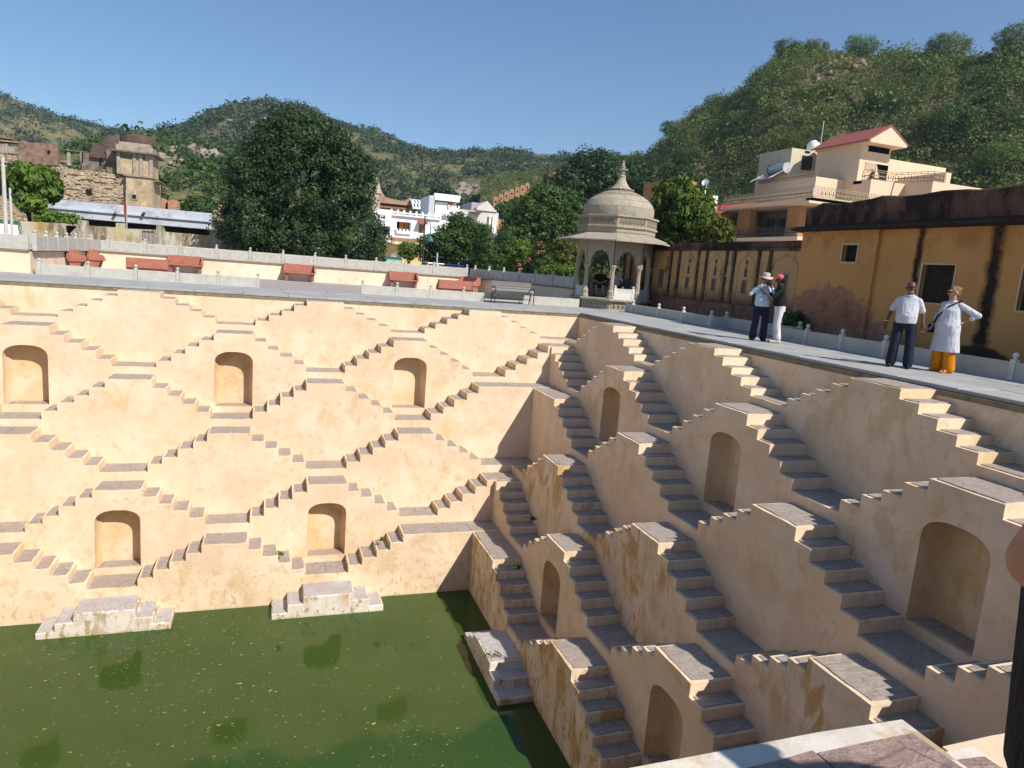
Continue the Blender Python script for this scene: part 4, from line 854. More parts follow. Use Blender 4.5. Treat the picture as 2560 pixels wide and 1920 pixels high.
mb = MB(); mb.box(a[0], b[0], 31.5, 36, .1, zm-.01); mb.build('shopfront_shade', M['void'], sp_)  # near-black box stands in for the shade below the parapet band
mb = MB(); q0 = aty(*cb(1365, 835), 31); mb.box(b[0]+.02, b[0]+4, 31, 36, .1, q0[2]); mb.build('end_block', M['streak'], sp_)
for u in (1600, 1990, 760): q = aty(*c1(u, 1140), 29.9); mb = MB(); mb.tube([(q[0], 30, q[2]+.1), (q[0]-.05, 29.7, q[2]-.05)], .09, 8); mb.build('drain_spout', M['dark_iron'], sp_)
# stone ruin with plaster tower and domed kiosk
n = NT('rubble_masonry'); k = n.noise(1.5, 6, .65); v = n.mapv((1, 1, 2.6)); r = n.t.nodes.new('ShaderNodeSeparateColor'); n.L(n.voro(2.6, v, 'F1', 1), r.inputs[0]); r = r.outputs[0]; e = n.voro(2.6, v, 'DISTANCE_TO_EDGE')
c_ = n.mix(r, (.34, .25, .16), (.50, .40, .27)); c_ = n.mix(n.ramp(k, .4, .7, 0, .6), c_, (.50, .38, .23)); c_ = n.mix(n.ramp(e, 0, .06, .85, 0), c_, (.15, .10, .06)); n.bump(n.ramp(e, 0, .14), .9, .1); M['rubble'] = n.done(c_, .95, .1)
M['tplaster'] = plaster('tower_plaster', (.46, .35, .22), (.16, .11, .075), 1.0, streak=.5)
M['redbrown'] = simple('red_brown_ruin', (.25, .155, .105), .95, .5, 3.2, dirt=((.085, .055, .04), .9), bump=.7)
M['domebrown'] = simple('lichen_brown_dome', (.115, .075, .058), .95, .35, 3, dirt=((.06, .045, .035), .7), bump=.4)
M['stainwht'] = simple('stained_white', (.36, .30, .23), .9, .3, 2, dirt=((.08, .06, .05), .9))
RY = 44
M['sootwall'] = simple('soot_streaked_plaster', (.20, .16, .125), .95, .5, 2.2, dirt=((.05, .04, .034), .9), bump=.5)
ru = thing('ruined_palace', 'ruined stone palace wall with plastered tower and brown domed kiosk at left', 'ruin', (aty(220, 520, RY)[0], RY, .1))
pt = [aty(*c1(*t), RY) for t in ((300, 330), (380, 440), (700, 470), (820, 440), (960, 500), (1100, 520), (1300, 540), (1450, 560), (1745, 610))]
poly = [(-45, aty(*c1(0, 330), RY)[2])]+[(q[0], q[2]) for q in pt]+[(pt[-1][0], .1), (-45, .1)]
mb = MB(); mb.prism(poly, lambda a, b, q: (a, RY if q == 0 else RY+1.2, b)); mb.build('stone_wall', M['rubble'], ru)
mb = MB(); rr = random.Random(11); x0, x1 = aty(*c1(640, 700), RY)[0], pt[-1][0]; zlo, zhi = aty(*c1(1200, 960), RY)[2], aty(*c1(1200, 560), RY)[2]; z = zlo
while z < zhi:
    x = x0+rr.uniform(0, .3); hh = rr.uniform(.09, .2)
    while x < x1-.2:
        L_ = rr.uniform(.15, .55)
        if rr.random() < .82: d_ = rr.uniform(.02, .16); mb.obox((x+L_/2, RY-d_/2+.02, z+hh/2), (L_/2*.94, 0, rr.uniform(-.02, .02)), (0, d_/2, 0), (0, 0, hh/2*.9))
        x += L_
    z += hh
meta(mb.build('wall_stones', M['rubble_b'] if 'rubble_b' in M else simple('loose_stone', (.46, .36, .24), .95, .45, 2.2, dirt=((.30, .20, .12), .6)), ru), kind='stuff')
g = prect((1188, 785), (1268, 865), RY-.2, c1); mb = MB(); mb.box(g[0], g[1], RY-.2, RY-.1, g[2], g[3]); mb.build('window', M['void'], ru)
tw_ = prect((1740, 605), (2112, 1050), RY-.6, c1); mb = MB(); mb.box(tw_[0], tw_[1], RY-.6, RY+4, .1, tw_[3]); mb.build('tower_base', M['tplaster'], ru)
mb = MB(); mb.box(tw_[0]-.15, tw_[1]+.1, RY-.75, RY+4.1, tw_[3], tw_[3]+.12); mb.build('ledge', M['stainwht'], ru)
g = prect((1828, 865), (1880, 920), RY-.7, c1); mb = MB(); mb.box(g[0]-.12, g[1]+.12, RY-.66, RY-.61, g[2]-.12, g[3]+.12); o = mb.build('window', M['stainwht'], ru); mb = MB(); mb.box(g[0], g[1], RY-.70, RY-.665, g[2], g[3]); mb.build('pane', M['void'], o)
ev = prect((2030, 650), (2212, 760), RY-.2, c1); mb = MB(); mb.add([(ev[0], RY-.2, ev[3]), (ev[1], RY-.2, ev[2]+.5), (ev[1], RY+3, ev[2]+.5), (ev[0], RY+3, ev[3]), (ev[0]+.3, RY-.2, ev[3]-.15), (ev[1], RY-.2, ev[2]+.4), (ev[1], RY+3, ev[2]+.4), (ev[0]+.3, RY+3, ev[3]-.15)], [(0,1,2,3),(4,5,6,7),(0,1,5,4),(1,2,6,5),(2,3,7,6)]); mb.build('side_eave', M['redbrown'], ru)
kb = prect((1610, 250), (2105, 600), RY-.3, c1); kx0 = aty(*c1(1625, 400), RY-.3)[0]
mb = MB(); mb.box(kx0, kb[1], RY-.3, RY+3.2, tw_[3]+.12, kb[3]-.1); mb.build('kiosk_body', M['tplaster'], ru)
for u in (1640, 1860, 1950, 2090): q = aty(*c1(u, 450), RY-.35); mb = MB(); mb.box(q[0]-.13, q[0]+.13, RY-.42, RY-.31, tw_[3]+.12, kb[3]-.1); mb.build('pilaster', M['stainwht'], ru)
for aa, bb in (((1665, 290), (1840, 370)), ((1970, 320), (2010, 390))): g = prect(aa, bb, RY-.35, c1); mb = MB(); mb.box(g[0], g[1], RY-.34, RY-.305, g[2], g[3]); mb.build('panel', M['redbrown'], ru)
mb = MB(); mb.box(kx0-.5, kb[1]+.45, RY-.8, RY+3.7, kb[3]-.1, kb[3]+.02); mb.build('chajja', M['sootwall'], ru); mb = MB(); mb.box(kx0-.1, kb[1]+.05, RY-.4, RY+3.3, kb[3]+.02, kb[3]+.5); mb.box(kx0+.1, kb[1]-.15, RY-.2, RY+3.1, kb[3]+.5, kb[3]+.75); mb.build('cornice', M['stainwht'], ru)
dc = ((kx0+kb[1])/2, RY+1.45); rd = (kb[1]-kx0)/2+.12; zd = kb[3]+.75; ztop = aty(*c1(1800, 10), RY+1)[2]
mb = MB(); mb.lathe([(rd, 0), (rd*1.02, .25), (rd*.97, .6), (rd*.85, (ztop-zd)*.62), (rd*.6, (ztop-zd)*.85), (rd*.28, (ztop-zd)*.97), (.18, ztop-zd), (.14, ztop-zd+.2), (.0, ztop-zd+.35)], (dc[0], dc[1], zd), 20); mb.build('dome', M['domebrown'], ru, smooth=True)
lb = prect((1165, 300), (1620, 500), RY+1.5, c1); mb = MB(); mb.box(lb[0], kx0, RY+.6, RY+4, lb[2]-1, lb[3]); mb.build('side_chamber', M['sootwall'], ru); l2 = prect((1470, 235), (1620, 500), RY+.4, c1); mb = MB(); mb.box(l2[0], kx0-.02, RY+.4, RY+3.6, lb[2]-1, l2[3]); mb.build('side_bay', M['sootwall'], ru)
q = aty(*c1(1530, 190), RY+5); mb = MB(); mb.lathe([(1.5, -1.6), (1.5, -.3), (1.4, .2), (1.1, .65), (.6, .95), (.15, 1.05), (0, 1.2)], (q[0]+.5, RY+5, q[2]-.1), 18); mb.build('rear_dome', M['domebrown'], ru, smooth=True)
for u in (1385, 1565): g = prect((u-14, 340), (u+14, 460), RY+.5, c1); mb = MB(); mb.box(g[0], g[1], RY+.55, RY+.61, g[2], g[3]); mb.build('opening', M['void'], ru)
va = prect((1270, 160), (1480, 330), RY+1, c1); mb = MB(); cx_ = (va[0]+va[1])/2; rx_ = (va[1]-va[0])/2; hz_ = va[3]-va[2]+.3
out = [(cx_+rx_*math.cos(t), va[2]-.3+hz_*math.sin(t)) for t in np.linspace(0, math.pi, 14)]; mb.prism(out, lambda a, b, q: (a, RY+.3 if q == 0 else RY+4, b)); mb.build('vault', M['domebrown'], ru)
rw = [aty(*c1(*t), RY+.5) for t in ((290, 140), (380, 130), (385, 150), (560, 165), (760, 170), (825, 200), (830, 470), (290, 470))]
mb = MB(); mb.prism([(q[0], q[2]) for q in rw], lambda a, b, q: (a, RY-.1 if q == 0 else RY+.8, b)); mb.build('upper_wall', M['redbrown'], ru)
g = prect((652, 248), (690, 300), RY-.2, c1); mb = MB(); mb.box(g[0], g[1], RY-.16, RY-.11, g[2], g[3]); mb.build('window', M['void'], ru)
for q in ((820, 240, 1220, 290), (945, 290, 990, 470), (1125, 290, 1165, 440), (830, 390, 945, 430)): g = prect(q[:2], q[2:], RY+1, c1); mb = MB(); mb.box(g[0], g[1], RY+.6, RY+1.1, g[2], g[3]); mb.build('colonnade', M['stainwht'], ru)
fl_ = [prect(q[:2], q[2:], RY+5, c1) for q in ((-200, 100, 300, 140), (-200, 140, 60, 300), (60, 160, 110, 300), (110, 190, 290, 310), (-100, 20, 150, 100))]
for i, g in enumerate(fl_): mb = MB(); mb.box(g[0], g[1], RY+5, RY+6.5, g[2], g[3]); mb.build('far_arcade', M['stainwht' if i != 4 else 'redbrown'], ru)
# fort wall merlons
M['merlon'] = simple('pink_fort_merlon', (.40, .22, .12), .9, .2, 2)
def merlon(mb, c, w, h, th=.6):
    poly = [(-w/2, 0), (w/2, 0)]+[(w/2*math.cos(t), h-w/2+w/2*math.sin(t)*1.0) for t in np.linspace(0, math.pi, 11)]
    mb.prism(poly, lambda a, b, q: (c[0]+a, c[1]+(0 if q == 0 else th), c[2]+b))
fw = thing('fort_wall', 'yellow fort wall with rounded merlons seen beyond the left shops', 'wall', (aty(470, 520, 70)[0], 70, .1))
for u, v0, wpx in ((408, 505, 18), (434, 508, 32), (459, 512, 14), (475, 514, 16), (550, 518, 12), (566, 520, 18), (585, 522, 14)):
    q = aty(u, v0+12, 70); s = 1745/96; mb = MB(); merlon(mb, (q[0], 70, q[2]-.6), wpx/s, 1.6); mb.build('merlon', M['merlon'], fw)
a, b = aty(398, 516, 70.2), aty(640, 530, 70.2); mb = MB(); mb.box(a[0], b[0], 70.1, 71, .1, min(a[2], b[2])); mb.build('curtain', M['merlon'], fw)
f2 = thing('fort_wall', 'pink fort wall with round topped merlons climbing behind the white house', 'wall', (aty(1260, 510, 98)[0], 98, .1))
for i, (u, v0) in enumerate(((1239, 510), (1252, 503), (1266, 496), (1279, 490), (1293, 485), (1306, 480), (1318, 474), (1375, 452), (1387, 447), (1400, 442))):
    q = aty(u, v0, 98+i*1.2); s = 1745/125; mb = MB(); merlon(mb, (q[0], 98+i*1.2, q[2]-.6), 12.5/s, 1.9); mb.build('merlon', M['merlon'], f2)
    mb = MB(); mb.box(q[0]-.55, q[0]+.75, 98+i*1.2+.62, 99+i*1.2, q[2]-1.8, q[2]-.1); mb.build('curtain', M['merlon'], f2)
    mb = MB(); mb.box(q[0]-.12, q[0]+.12, 98+i*1.2-.06, 98+i*1.2-.01, q[2]+.3, q[2]+.6); mb.build('loophole', M['void'], f2)
# ================================================================ white house in the middle distance
def c4(x, y): return 900+x*.18083, 440+y*.18083
HY = 62
M['wh'] = simple('white_lime_wash', (.80, .79, .77), .85, .05, 1.5, bump=.05); M['wh_st'] = simple('weathered_white_wash', (.62, .60, .55), .9, .12, 1.2, dirt=((.25, .23, .20), .7))
M['yel'] = simple('yellow_wash', (.68, .50, .20), .85, .1, 1.5); M['sand'] = simple('pink_sandstone_block', (.42, .25, .15), .9, .2, 2, dirt=((.22, .14, .09), .6)); M['wood'] = simple('orange_wood', (.38, .16, .05), .7, .3, 4)
whh = thing('white_house', 'white house with balcony and pierced roof parapet beyond the big dark tree', 'house', (aty(1040, 600, HY)[0], HY, .1))
R4 = lambda a, b, Y=HY: prect(a, b, Y, c4)
fb = R4((430, 545), (1090, 900)); hop = R4((510, 625), (700, 765)); hwn = R4((815, 665), (895, 795))
mb = MB(); holes_y(mb, HY, fb[0], fb[1], fb[2], fb[3], [hop, hwn], 1.2); mb.add([(fb[0], HY, fb[2]), (fb[0], HY+14, fb[2]), (fb[0], HY+14, fb[3]), (fb[0], HY, fb[3])], [(0, 1, 2, 3)]); mb.add([(fb[0], HY, fb[3]), (fb[1], HY, fb[3]), (fb[1], HY+14, fb[3]), (fb[0], HY+14, fb[3])], [(0, 1, 2, 3)]); mb.build('wall', M['wh'], whh, fix=False)
mb = MB(); mb.box(hop[0]-.3, hop[1]+.3, HY+1.2, HY+1.4, hop[2], hop[3]); mb.build('porch_back', M['void'], whh)
for x in (hop[0]+.5, hop[1]-.6): mb = MB(); mb.box(x, x+.5, HY+1.0, HY+1.19, hop[2], hop[3]); mb.build('shutter', M['wood'], whh)
mb = MB(); mb.box(hwn[0], hwn[1], HY+.2, HY+.3, hwn[2], hwn[3]); o = mb.build('window', M['void'], whh)
for i in range(3): x = hwn[0]+(hwn[1]-hwn[0])*(i+.5)/3; mb = MB(); mb.box(x-.14, x+.14, HY+.08, HY+.18, hwn[2], hwn[3]); mb.build('shutter', M['wood'], o)
g = R4((800, 610), (925, 662)); mb = MB(); mb.add([(g[0], HY-.9, g[2]), (g[1], HY-.9, g[2]), (g[1], HY, g[3]), (g[0], HY, g[3]), (g[0], HY-.9, g[2]-.12), (g[1], HY-.9, g[2]-.12), (g[1], HY, g[3]-.12), (g[0], HY, g[3]-.12)], [(0,1,2,3),(4,5,6,7),(0,1,5,4),(1,2,6,5),(0,3,7,4)]); mb.build('awning', M['h_roof'], whh)
def pierced(root, x0, x1, Y, z0, z1, k, mat, alongy=False, fixx=0):
    mb = MB(); s = (x1-x0)/k; b_ = (lambda a0, a1, c0, c1_, d=.22: mb.box(fixx-d, fixx, a0, a1, c0, c1_)) if alongy else (lambda a0, a1, c0, c1_, d=.22: mb.box(a0, a1, Y-d, Y, c0, c1_))
    b_(x0, x1, z0, z0+.12); b_(x0, x1, z1-.14, z1)
    for i in range(k+1): x = x0+s*i; b_(x-.11, x+.11, z0+.121, z1-.141, .215); b_(x-.11, x+.11, z1+.001, z1+.25, .21)
    for i in range(k):
        for j in range(1, 5): x = x0+s*(i+j/5); b_(x-.03, x+.03, z0+.121, z1-.141, .12)
        for j in range(1, 3): z = z0+(z1-z0)*j/3; b_(x0+s*i+.12, x0+s*(i+1)-.12, z-.03, z+.03, .10)
    return mb.build('pierced_parapet', mat, root)
pr = R4((430, 475), (1090, 545)); pierced(whh, fb[0], fb[1], HY-.1, fb[3]+.02, pr[3]-.1, 8, M['wh'])
mb = MB(); mb.box(fb[0]-2.2, fb[0], HY-.3, HY+14, fb[3]-1.3, fb[3]+.6); mb.build('side_parapet', M['wh'], whh)
br = R4((510, 755), (700, 810)); pierced(whh, hop[0], hop[1], HY-.05, br[2], br[3], 4, M['wh'])
mb = MB(); mb.box(fb[0]-2.0, fb[0]-.01, HY+.3, HY+13, fb[2]-.2, fb[2]+.2); mb.build('side_balcony', M['wh'], whh)
pierced(whh, HY+.3, HY+13, 0, fb[2]+.2, fb[2]+1.2, 8, M['wh'], True, fb[0]-1.8)
for i in range(4): mb = MB(); y = HY+.6+i*4; mb.box(fb[0]-1.95, fb[0]-1.65, y, y+.3, fb[2]+.21, fb[3]-1.3); mb.build('column', M['wh'], whh)
mb = MB(); mb.box(fb[0]-.06, fb[0]-.01, HY+1.2, HY+12, fb[2]+.3, fb[3]-1.6); mb.build('side_opening', M['void'], whh)
yg = R4((340, 905), (1000, 1180), HY+.4); mb = MB(); mb.box(yg[0], yg[1], HY+.4, HY+10, .1, fb[2]-.3); mb.build('ground_floor', M['yel'], whh)
mb = MB(); ys_ = R4((340, 885), (760, 965), HY-.5); mb.box(ys_[0], ys_[1], HY-1.0, HY+.4, ys_[2], ys_[3]); mb.build('ledge', simple('cream_ledge', (.66, .56, .40), .85, .1, 2), whh)
g = R4((430, 1060), (500, 1160), HY+.3); mb = MB(); mb.box(g[0], g[1], HY+.34, HY+.39, .1, g[3]); mb.build('door', M['wh'], whh)
sb = R4((1045, 350), (1310, 700), HY+3); mb = MB(); mb.box(sb[0], sb[1], HY+3, HY+8, fb[3]-1, sb[3]); mb.build('stair_head', M['wh'], whh)
g = R4((1218, 360), (1290, 415), HY+2.9); mb = MB(); mb.box(g[0], g[1], HY+2.9, HY+2.98, g[2]-.4, g[3]); mb.build('window', M['wood'], whh)
g = R4((1040, 262), (1378, 365), HY+2.5); mb = MB(); mb.box(g[0], g[1], HY+2.5, HY+8.5, g[2], g[2]+.7); mb.build('roof_slab', M['wh'], whh); pierced(whh, g[0], g[1], HY+2.8, g[2]+.7, g[3], 4, M['wh'])
mb = MB(); mb.box(g[0]-.7, g[0], HY+2.6, HY+8, g[2]-6, g[3]-.1); mb.build('grey_side', simple('grey_white', (.50, .51, .53), .9, .1), whh)
rt = R4((1225, 430), (1360, 480), HY+2); pierced(whh, rt[0], rt[1], HY+2, rt[2], rt[3], 3, M['wh'])
# sandstone attic with curved eave and the domed glass frame
sb_ = thing('sandstone_hall', 'pink sandstone roof hall and white ribbed skylight behind the white house', 'building', (aty(990, 520, 80)[0], 80, .1))
g = R4((260, 455), (730, 520), 80); mb = MB(); mb.box(g[0], g[1]+8, 80, 92, .1, g[3]); mb.build('hall', M['sand'], sb_)
g2 = R4((275, 405), (735, 460), 80); mb = MB(); k = 26
for i in range(k): x = g2[0]+(g2[1]-g2[0])*i/k; mb.box(x, x+(g2[1]-g2[0])/k*.55, 79.9, 80.2, g2[2]-.2, g2[3])
mb.build('baluster_row', M['sand'], sb_); g3 = R4((260, 290), (735, 420), 81); mb = MB(); W_ = g3[1]-g3[0]
mb.prism([(g3[0], g3[2]), (g3[0]+W_*.05, g3[2]+1.6), (g3[0]+W_*.18, g3[3]), (g3[0]+W_*.72, g3[3]-.3), (g3[0]+W_*.9, g3[2]+1.2), (g3[1], g3[2])], lambda a, b, q: (a, 80.4 if q == 0 else 90, b)); mb.build('curved_roof', M['sand'], sb_)
q = R4((165, 300), (240, 450), 78); mb = MB(); mb.lathe([(.9, 0), (.9, 2.0), (1.1, 2.1), (.8, 3.2), (.45, 4.3), (.1, 5.0), (0, 5.3)], ((q[0]+q[1])/2, 79, q[2]), 8); mb.build('corner_turret', simple('grey_sandstone', (.42, .34, .25), .9, .2), sb_)
g4 = R4((640, 275), (1005, 450), 78); mb = MB(); cx_, rx_, hz_ = (g4[0]+g4[1])/2+1.0, (g4[1]-g4[0])/2, g4[3]-g4[2]
for s_ in np.linspace(-1, 1, 9):
    for dr in (-1, 1):
        mb.tube([(cx_+rx_*max(-1, min(1, s_+dr*.5*t)), 78+6*t, g4[2]+hz_*math.sqrt(max(0, 1-(1-t)**2))) for t in np.linspace(0, 1, 8)], .09, 5)
mb.box(cx_-rx_, cx_+rx_, 77.9, 78.1, g4[2]-.3, g4[2]); mb.build('skylight_ribs', M['wh'], sb_)
mb = MB(); P = []; k = 10
for j in range(9):
    t = j/8; P += [(cx_+rx_*(i/k*2-1)*(1-.35*t), 78.3+6*t, g4[2]+(hz_-.25)*math.sqrt(max(0, 1-(1-t)**2))) for i in range(k+1)]
mb.add(P, [(j*(k+1)+i, j*(k+1)+i+1, (j+1)*(k+1)+i+1, (j+1)*(k+1)+i) for j in range(8) for i in range(k)]); mb.build('skylight_glass', simple('grey_glazing', (.26, .29, .31), .3, .2), sb_, fix=False)
# weathered white house with gable, further right
gh = thing('gabled_house', 'weathered white house with a blank gable and red awning behind trees', 'house', (aty(1190, 560, 66)[0], 66, .1))
g = R4((1330, 450), (1890, 900), 66); mb = MB(); mb.box(g[0], g[1], 66, 76, .1, g[3]); mb.build('wall', M['wh_st'], gh)
g = R4((1625, 330), (1890, 500), 65.8); mb = MB(); mb.prism([(g[0], g[2]), (g[1], g[2]), (g[1], g[3]-1.2), ((g[0]+g[1])/2, g[3]), (g[0], g[3]-.9)], lambda a, b, q: (a, 65.8 if q == 0 else 72, b)); mb.build('gable', M['wh_st'], gh)
g = R4((1545, 360), (1630, 450), 67); mb = MB(); mb.box(g[0], g[1], 67, 72, g[2]-1, g[3]); mb.build('roof_hut', simple('grey_hut', (.35, .36, .37), .9), gh)
g = R4((1525, 490), (1680, 545), 65.4); mb = MB(); mb.box(g[0], g[1], 65.0, 65.95, g[2]+.3, g[3]); mb.build('awning', M['h_roof'], gh)
for a, b in (((1555, 610), (1610, 680)), ((1255, 545), (1310, 610))): g = R4(a, b, 65.9); mb = MB(); mb.box(g[0], g[1], 65.9, 65.98, g[2], g[3]); mb.build('window', M['wood'], gh)
for u in (1790, 1835, 1865): q = aty(*c4(u, 700), 65.7); mb = MB(); mb.box(q[0]-.12, q[0]+.12, 65.6, 65.79, .1, aty(*c4(1830, 540), 65.7)[2]); mb.build('pipe', M['wh'], gh)
g = R4((1880, 590), (2030, 760), 67); mb = MB(); mb.box(g[0], g[1], 67, 74, .1, g[3]); mb.build('orange_annexe', simple('orange_annexe', (.48, .22, .09), .9, .15), gh)
# street lamp, poles, bollards, flag
M['lampg'] = simple('dark_green_metal', (.02, .045, .04), .5)
def spt(u, v, Y): return aty(u, v, Y)
q = spt(1056, 664, 30); lm = thing('street_lamp', 'dark street lamp with a curved arm in front of the white house', 'street lamp', (q[0], 30, .1)); ht = spt(1058, 540, 30)[2]-.1; rr_ = spt(1075, 600, 30)[0]-q[0]
mb = MB(); mb.tube([(0, 0, 0), (0, 0, .8), (0, 0, ht)], [.11, .08, .05], 8); mb.build('pole', M['lampg'], lm, world=False)
mb = MB(); za = ht-.9; mb.tube([(0, 0, za-.5)]+[(rr_*.5*(1-math.cos(t)), 0, za+.6*math.sin(t)) for t in np.linspace(0, math.pi, 9)]+[(rr_, 0, za-.55)], .03, 6); mb.build('arm', M['lampg'], lm, world=False)
mb = MB(); mb.lathe([(.04, 0), (.12, -.08), (.30, -.38), (.30, -.46)], (rr_, 0, za-.5), 12); mb.build('lamp_shade', simple('teal_shade', (.05, .14, .15), .5), lm, world=False)
def pole(label, u, v0, Y, r, mat, zb=.1):
    p = spt(u, v0, Y); o = thing('utility_pole', label, 'pole', (p[0], Y, zb)); mb = MB(); mb.tube([(0, 0, 0), (-.02, 0, p[2]-zb)], [r, r*.75], 8); mb.build('shaft', mat, o, world=False); mb = MB(); mb.box(-.5, .5, -.04, .04, p[2]-zb-.35, p[2]-zb-.25); mb.build('cross_arm', M['dark_iron'], o, world=False)
M['conc'] = simple('pale_concrete', (.50, .48, .43), .9, .12, 4)
pole('tall concrete pole at the left edge before the ruined palace', 8, 392, 16, .10, M['conc'], G1); pole('shorter grey metal pole beside the concrete one at the left edge', 26, 470, 16.5, .07, M['conc'], G1)
pole('thin grey pole under the middle trees', 1094, 632, 28, .08, M['conc'])
for i, u in enumerate((940, 968, 991)):
    p = spt(u, 652+i*1.5, 18); o = thing('stone_bollard', ('cream stone bollard beside the big dark tree, leftmost of three', 'cream stone bollard, middle of three behind the grey parapet', 'cream stone bollard, rightmost of three behind the grey parapet')[i], 'bollard', (p[0], 18, .1), group='cream bollards behind the parapet'); mb = MB(); h = p[2]-.1
    mb.box(-.11, .11, -.11, .11, 0, h-.08); bevel(mb.build('shaft', simple('cream_stone', (.60, .50, .33), .9), o, world=False), .01, 1); mb = MB(); mb.box(-.13, .13, -.13, .13, h-.08, h); mb.build('cap', simple('cream_cap', (.62, .52, .35), .9), o, world=False)
p = spt(316, 475, 26); fg = thing('flag_pole', 'thin pole with a furled red flag before the bluish shop wall', 'flag', (p[0], 26, .1)); mb = MB(); mb.tube([(0, 0, 0), (0, 0, p[2]-.1)], .03, 6); mb.build('pole', M['conc'], fg, world=False)
mb = MB(); zt_ = p[2]-.15; P = []
for j in range(9):
    z = zt_-j*.24; wd = .06+.10*math.sin(min(1, j/8)*math.pi)
    for i in range(4): P.append((-wd*i/3, .05*math.sin(i*2+j), z-.15*i/3))
mb.add(P, [(j*4+i, j*4+i+1, (j+1)*4+i+1, (j+1)*4+i) for j in range(8) for i in range(3)]); mb.build('flag', simple('red_flag', (.34, .06, .035), .8, .3), fg, world=False, fix=False)
# ================================================================ vegetation
def leaf_mat(name, dark, light, trans=.3, rough=.55):
    n = NT(name); t = n.attr('tint'); col = n.mix(t[2] if False else n.math('ADD', 0, n.t.nodes[-1].outputs['Fac']), dark, light)
    n.done(col, rough, .2); tr = n.t.nodes.new('ShaderNodeBsdfTranslucent'); n.L(col, tr.inputs[0]); mx = n.t.nodes.new('ShaderNodeMixShader'); mx.inputs[0].default_value = trans
    n.L(n.b.outputs[0], mx.inputs[1]); n.L(tr.outputs[0], mx.inputs[2]); n.L(mx.outputs[0], n.out.inputs[0]); return n.mat
def leaf_mesh(name, C, R, size, tint, normal_bias=None, aspect=.55, droop=0.0):
    """C: (N,3) leaf centres, size (N,), tint (N,). folded two-quad leaves replaced by one bent quad"""
    N = len(C); nrm = RNG.normal(size=(N, 3))
    if normal_bias is not None: nrm += normal_bias*1.4
    nrm /= np.linalg.norm(nrm, axis=1, keepdims=True)+1e-9
    a = RNG.normal(size=(N, 3)); a[:, 2] -= droop; a -= nrm*(a*nrm).sum(1, keepdims=True); a /= np.linalg.norm(a, axis=1, keepdims=True)+1e-9; b = np.cross(nrm, a)
    s = size[:, None]; q = aspect
    V = np.stack([C-a*s*.5, C+b*s*q*.5+nrm*s*.08, C+a*s*.5-nrm*s*.10*(1+droop), C-b*s*q*.5+nrm*s*.08], 1).reshape(-1, 3)
    me = bpy.data.meshes.new(name); me.vertices.add(4*N); me.vertices.foreach_set('co', V.astype(np.float32).ravel())
    me.loops.add(4*N); me.loops.foreach_set('vertex_index', np.arange(4*N, dtype=np.int32)); me.polygons.add(N); me.polygons.foreach_set('loop_start', np.arange(0, 4*N, 4, dtype=np.int32))
    me.update(calc_edges=True); at = me.attributes.new('tint', 'FLOAT', 'POINT'); at.data.foreach_set('value', np.repeat(tint, 4).astype(np.float32)); return me
def crown_points(ells, n_clump, per, spread, shell=.55):
    """clumps over the volume of several ellipsoids (cx,cy,cz,rx,ry,rz); returns leaf centres and outward normals"""
    vol = np.array([e[3]*e[4]*e[5] for e in ells])**.75; pk = RNG.choice(len(ells), n_clump, p=vol/vol.sum()); E = np.array(ells)[pk]
    d = RNG.normal(size=(n_clump, 3)); d /= np.linalg.norm(d, axis=1, keepdims=True); r = shell+(1-shell)*RNG.random(n_clump)**.6
    cc = E[:, :3]+d*E[:, 3:]*r[:, None]; sp = spread*(.6+.8*RNG.random(n_clump))
    off = RNG.normal(size=(n_clump, per, 3)); off /= np.linalg.norm(off, axis=2, keepdims=True); off *= (RNG.random((n_clump, per, 1))**.45); off[:, :, 2] *= .75
    P = cc[:, None]+off*sp[:, None, None]; ct = np.repeat(RNG.random(n_clump), per)
    nb = off+d[:, None]*.8+np.array([0, 0, .5]); return P.reshape(-1, 3), nb.reshape(-1, 3), ct
M['bark'] = simple('grey_brown_bark', (.16, .12, .085), .95, .35, 8, bump=.6)
def tree(name, label, base, ells, n_clump, per, spread, leaf, mat, trunk=.2, limbs=6, cat='tree', group=None, shell=.55, aspect=.55, droop=0.0, tvar=.5):
    base = Vector(base); root = thing(name, label, cat, base, group=group); B = np.array(base)
    E = [tuple(np.array(e[:3])-B)+tuple(e[3:]) for e in ells]; P, nb, ct = crown_points(E, n_clump, per, spread, shell)
    keep = P[:, 2] > .05; P, nb, ct = P[keep], nb[keep], ct[keep]; N = len(P)
    me = leaf_mesh('crown', P, None, leaf*(.6+.8*RNG.random(N)), np.clip(ct*tvar+RNG.random(N)*(1-tvar), 0, 1), nb, aspect, droop)
    o = link('crown', me, mat, root); ORG[o.name] = base
    top = max(e[2]+e[5]*.4 for e in E); cx = np.mean([e[0] for e in E]); cy = np.mean([e[1] for e in E]); mb = MB(); rr = random.Random(label)
    mb.tube([(0, 0, -.05), (cx*.2, cy*.2, top*.3), (cx*.5, cy*.5, top*.6), (cx, cy, top)], [trunk, trunk*.8, trunk*.55, trunk*.2], 9)
    for i in range(limbs):
        e = E[i % len(E)]; a = rr.uniform(0, 6.28); t = Vector((e[0]+e[3]*.75*math.cos(a), e[1]+e[4]*.75*math.sin(a), e[2]+e[5]*rr.uniform(-.1, .6))); s = Vector((cx*.3, cy*.3, top*rr.uniform(.25, .5)))
        m = (s+t)/2+Vector((rr.uniform(-.3, .3), rr.uniform(-.3, .3), .2*top*rr.random())); mb.tube([s, m, t], [trunk*.45, trunk*.28, trunk*.08], 6)
    mb.build('trunk', M['bark'], root, world=False, smooth=True); return root
M['leaf_dark'] = leaf_mat('dark_glossy_leaf', (.018, .040, .014), (.060, .105, .034), .2, .42)
M['leaf_mid'] = leaf_mat('mid_green_leaf', (.028, .066, .015), (.10, .165, .038), .28)
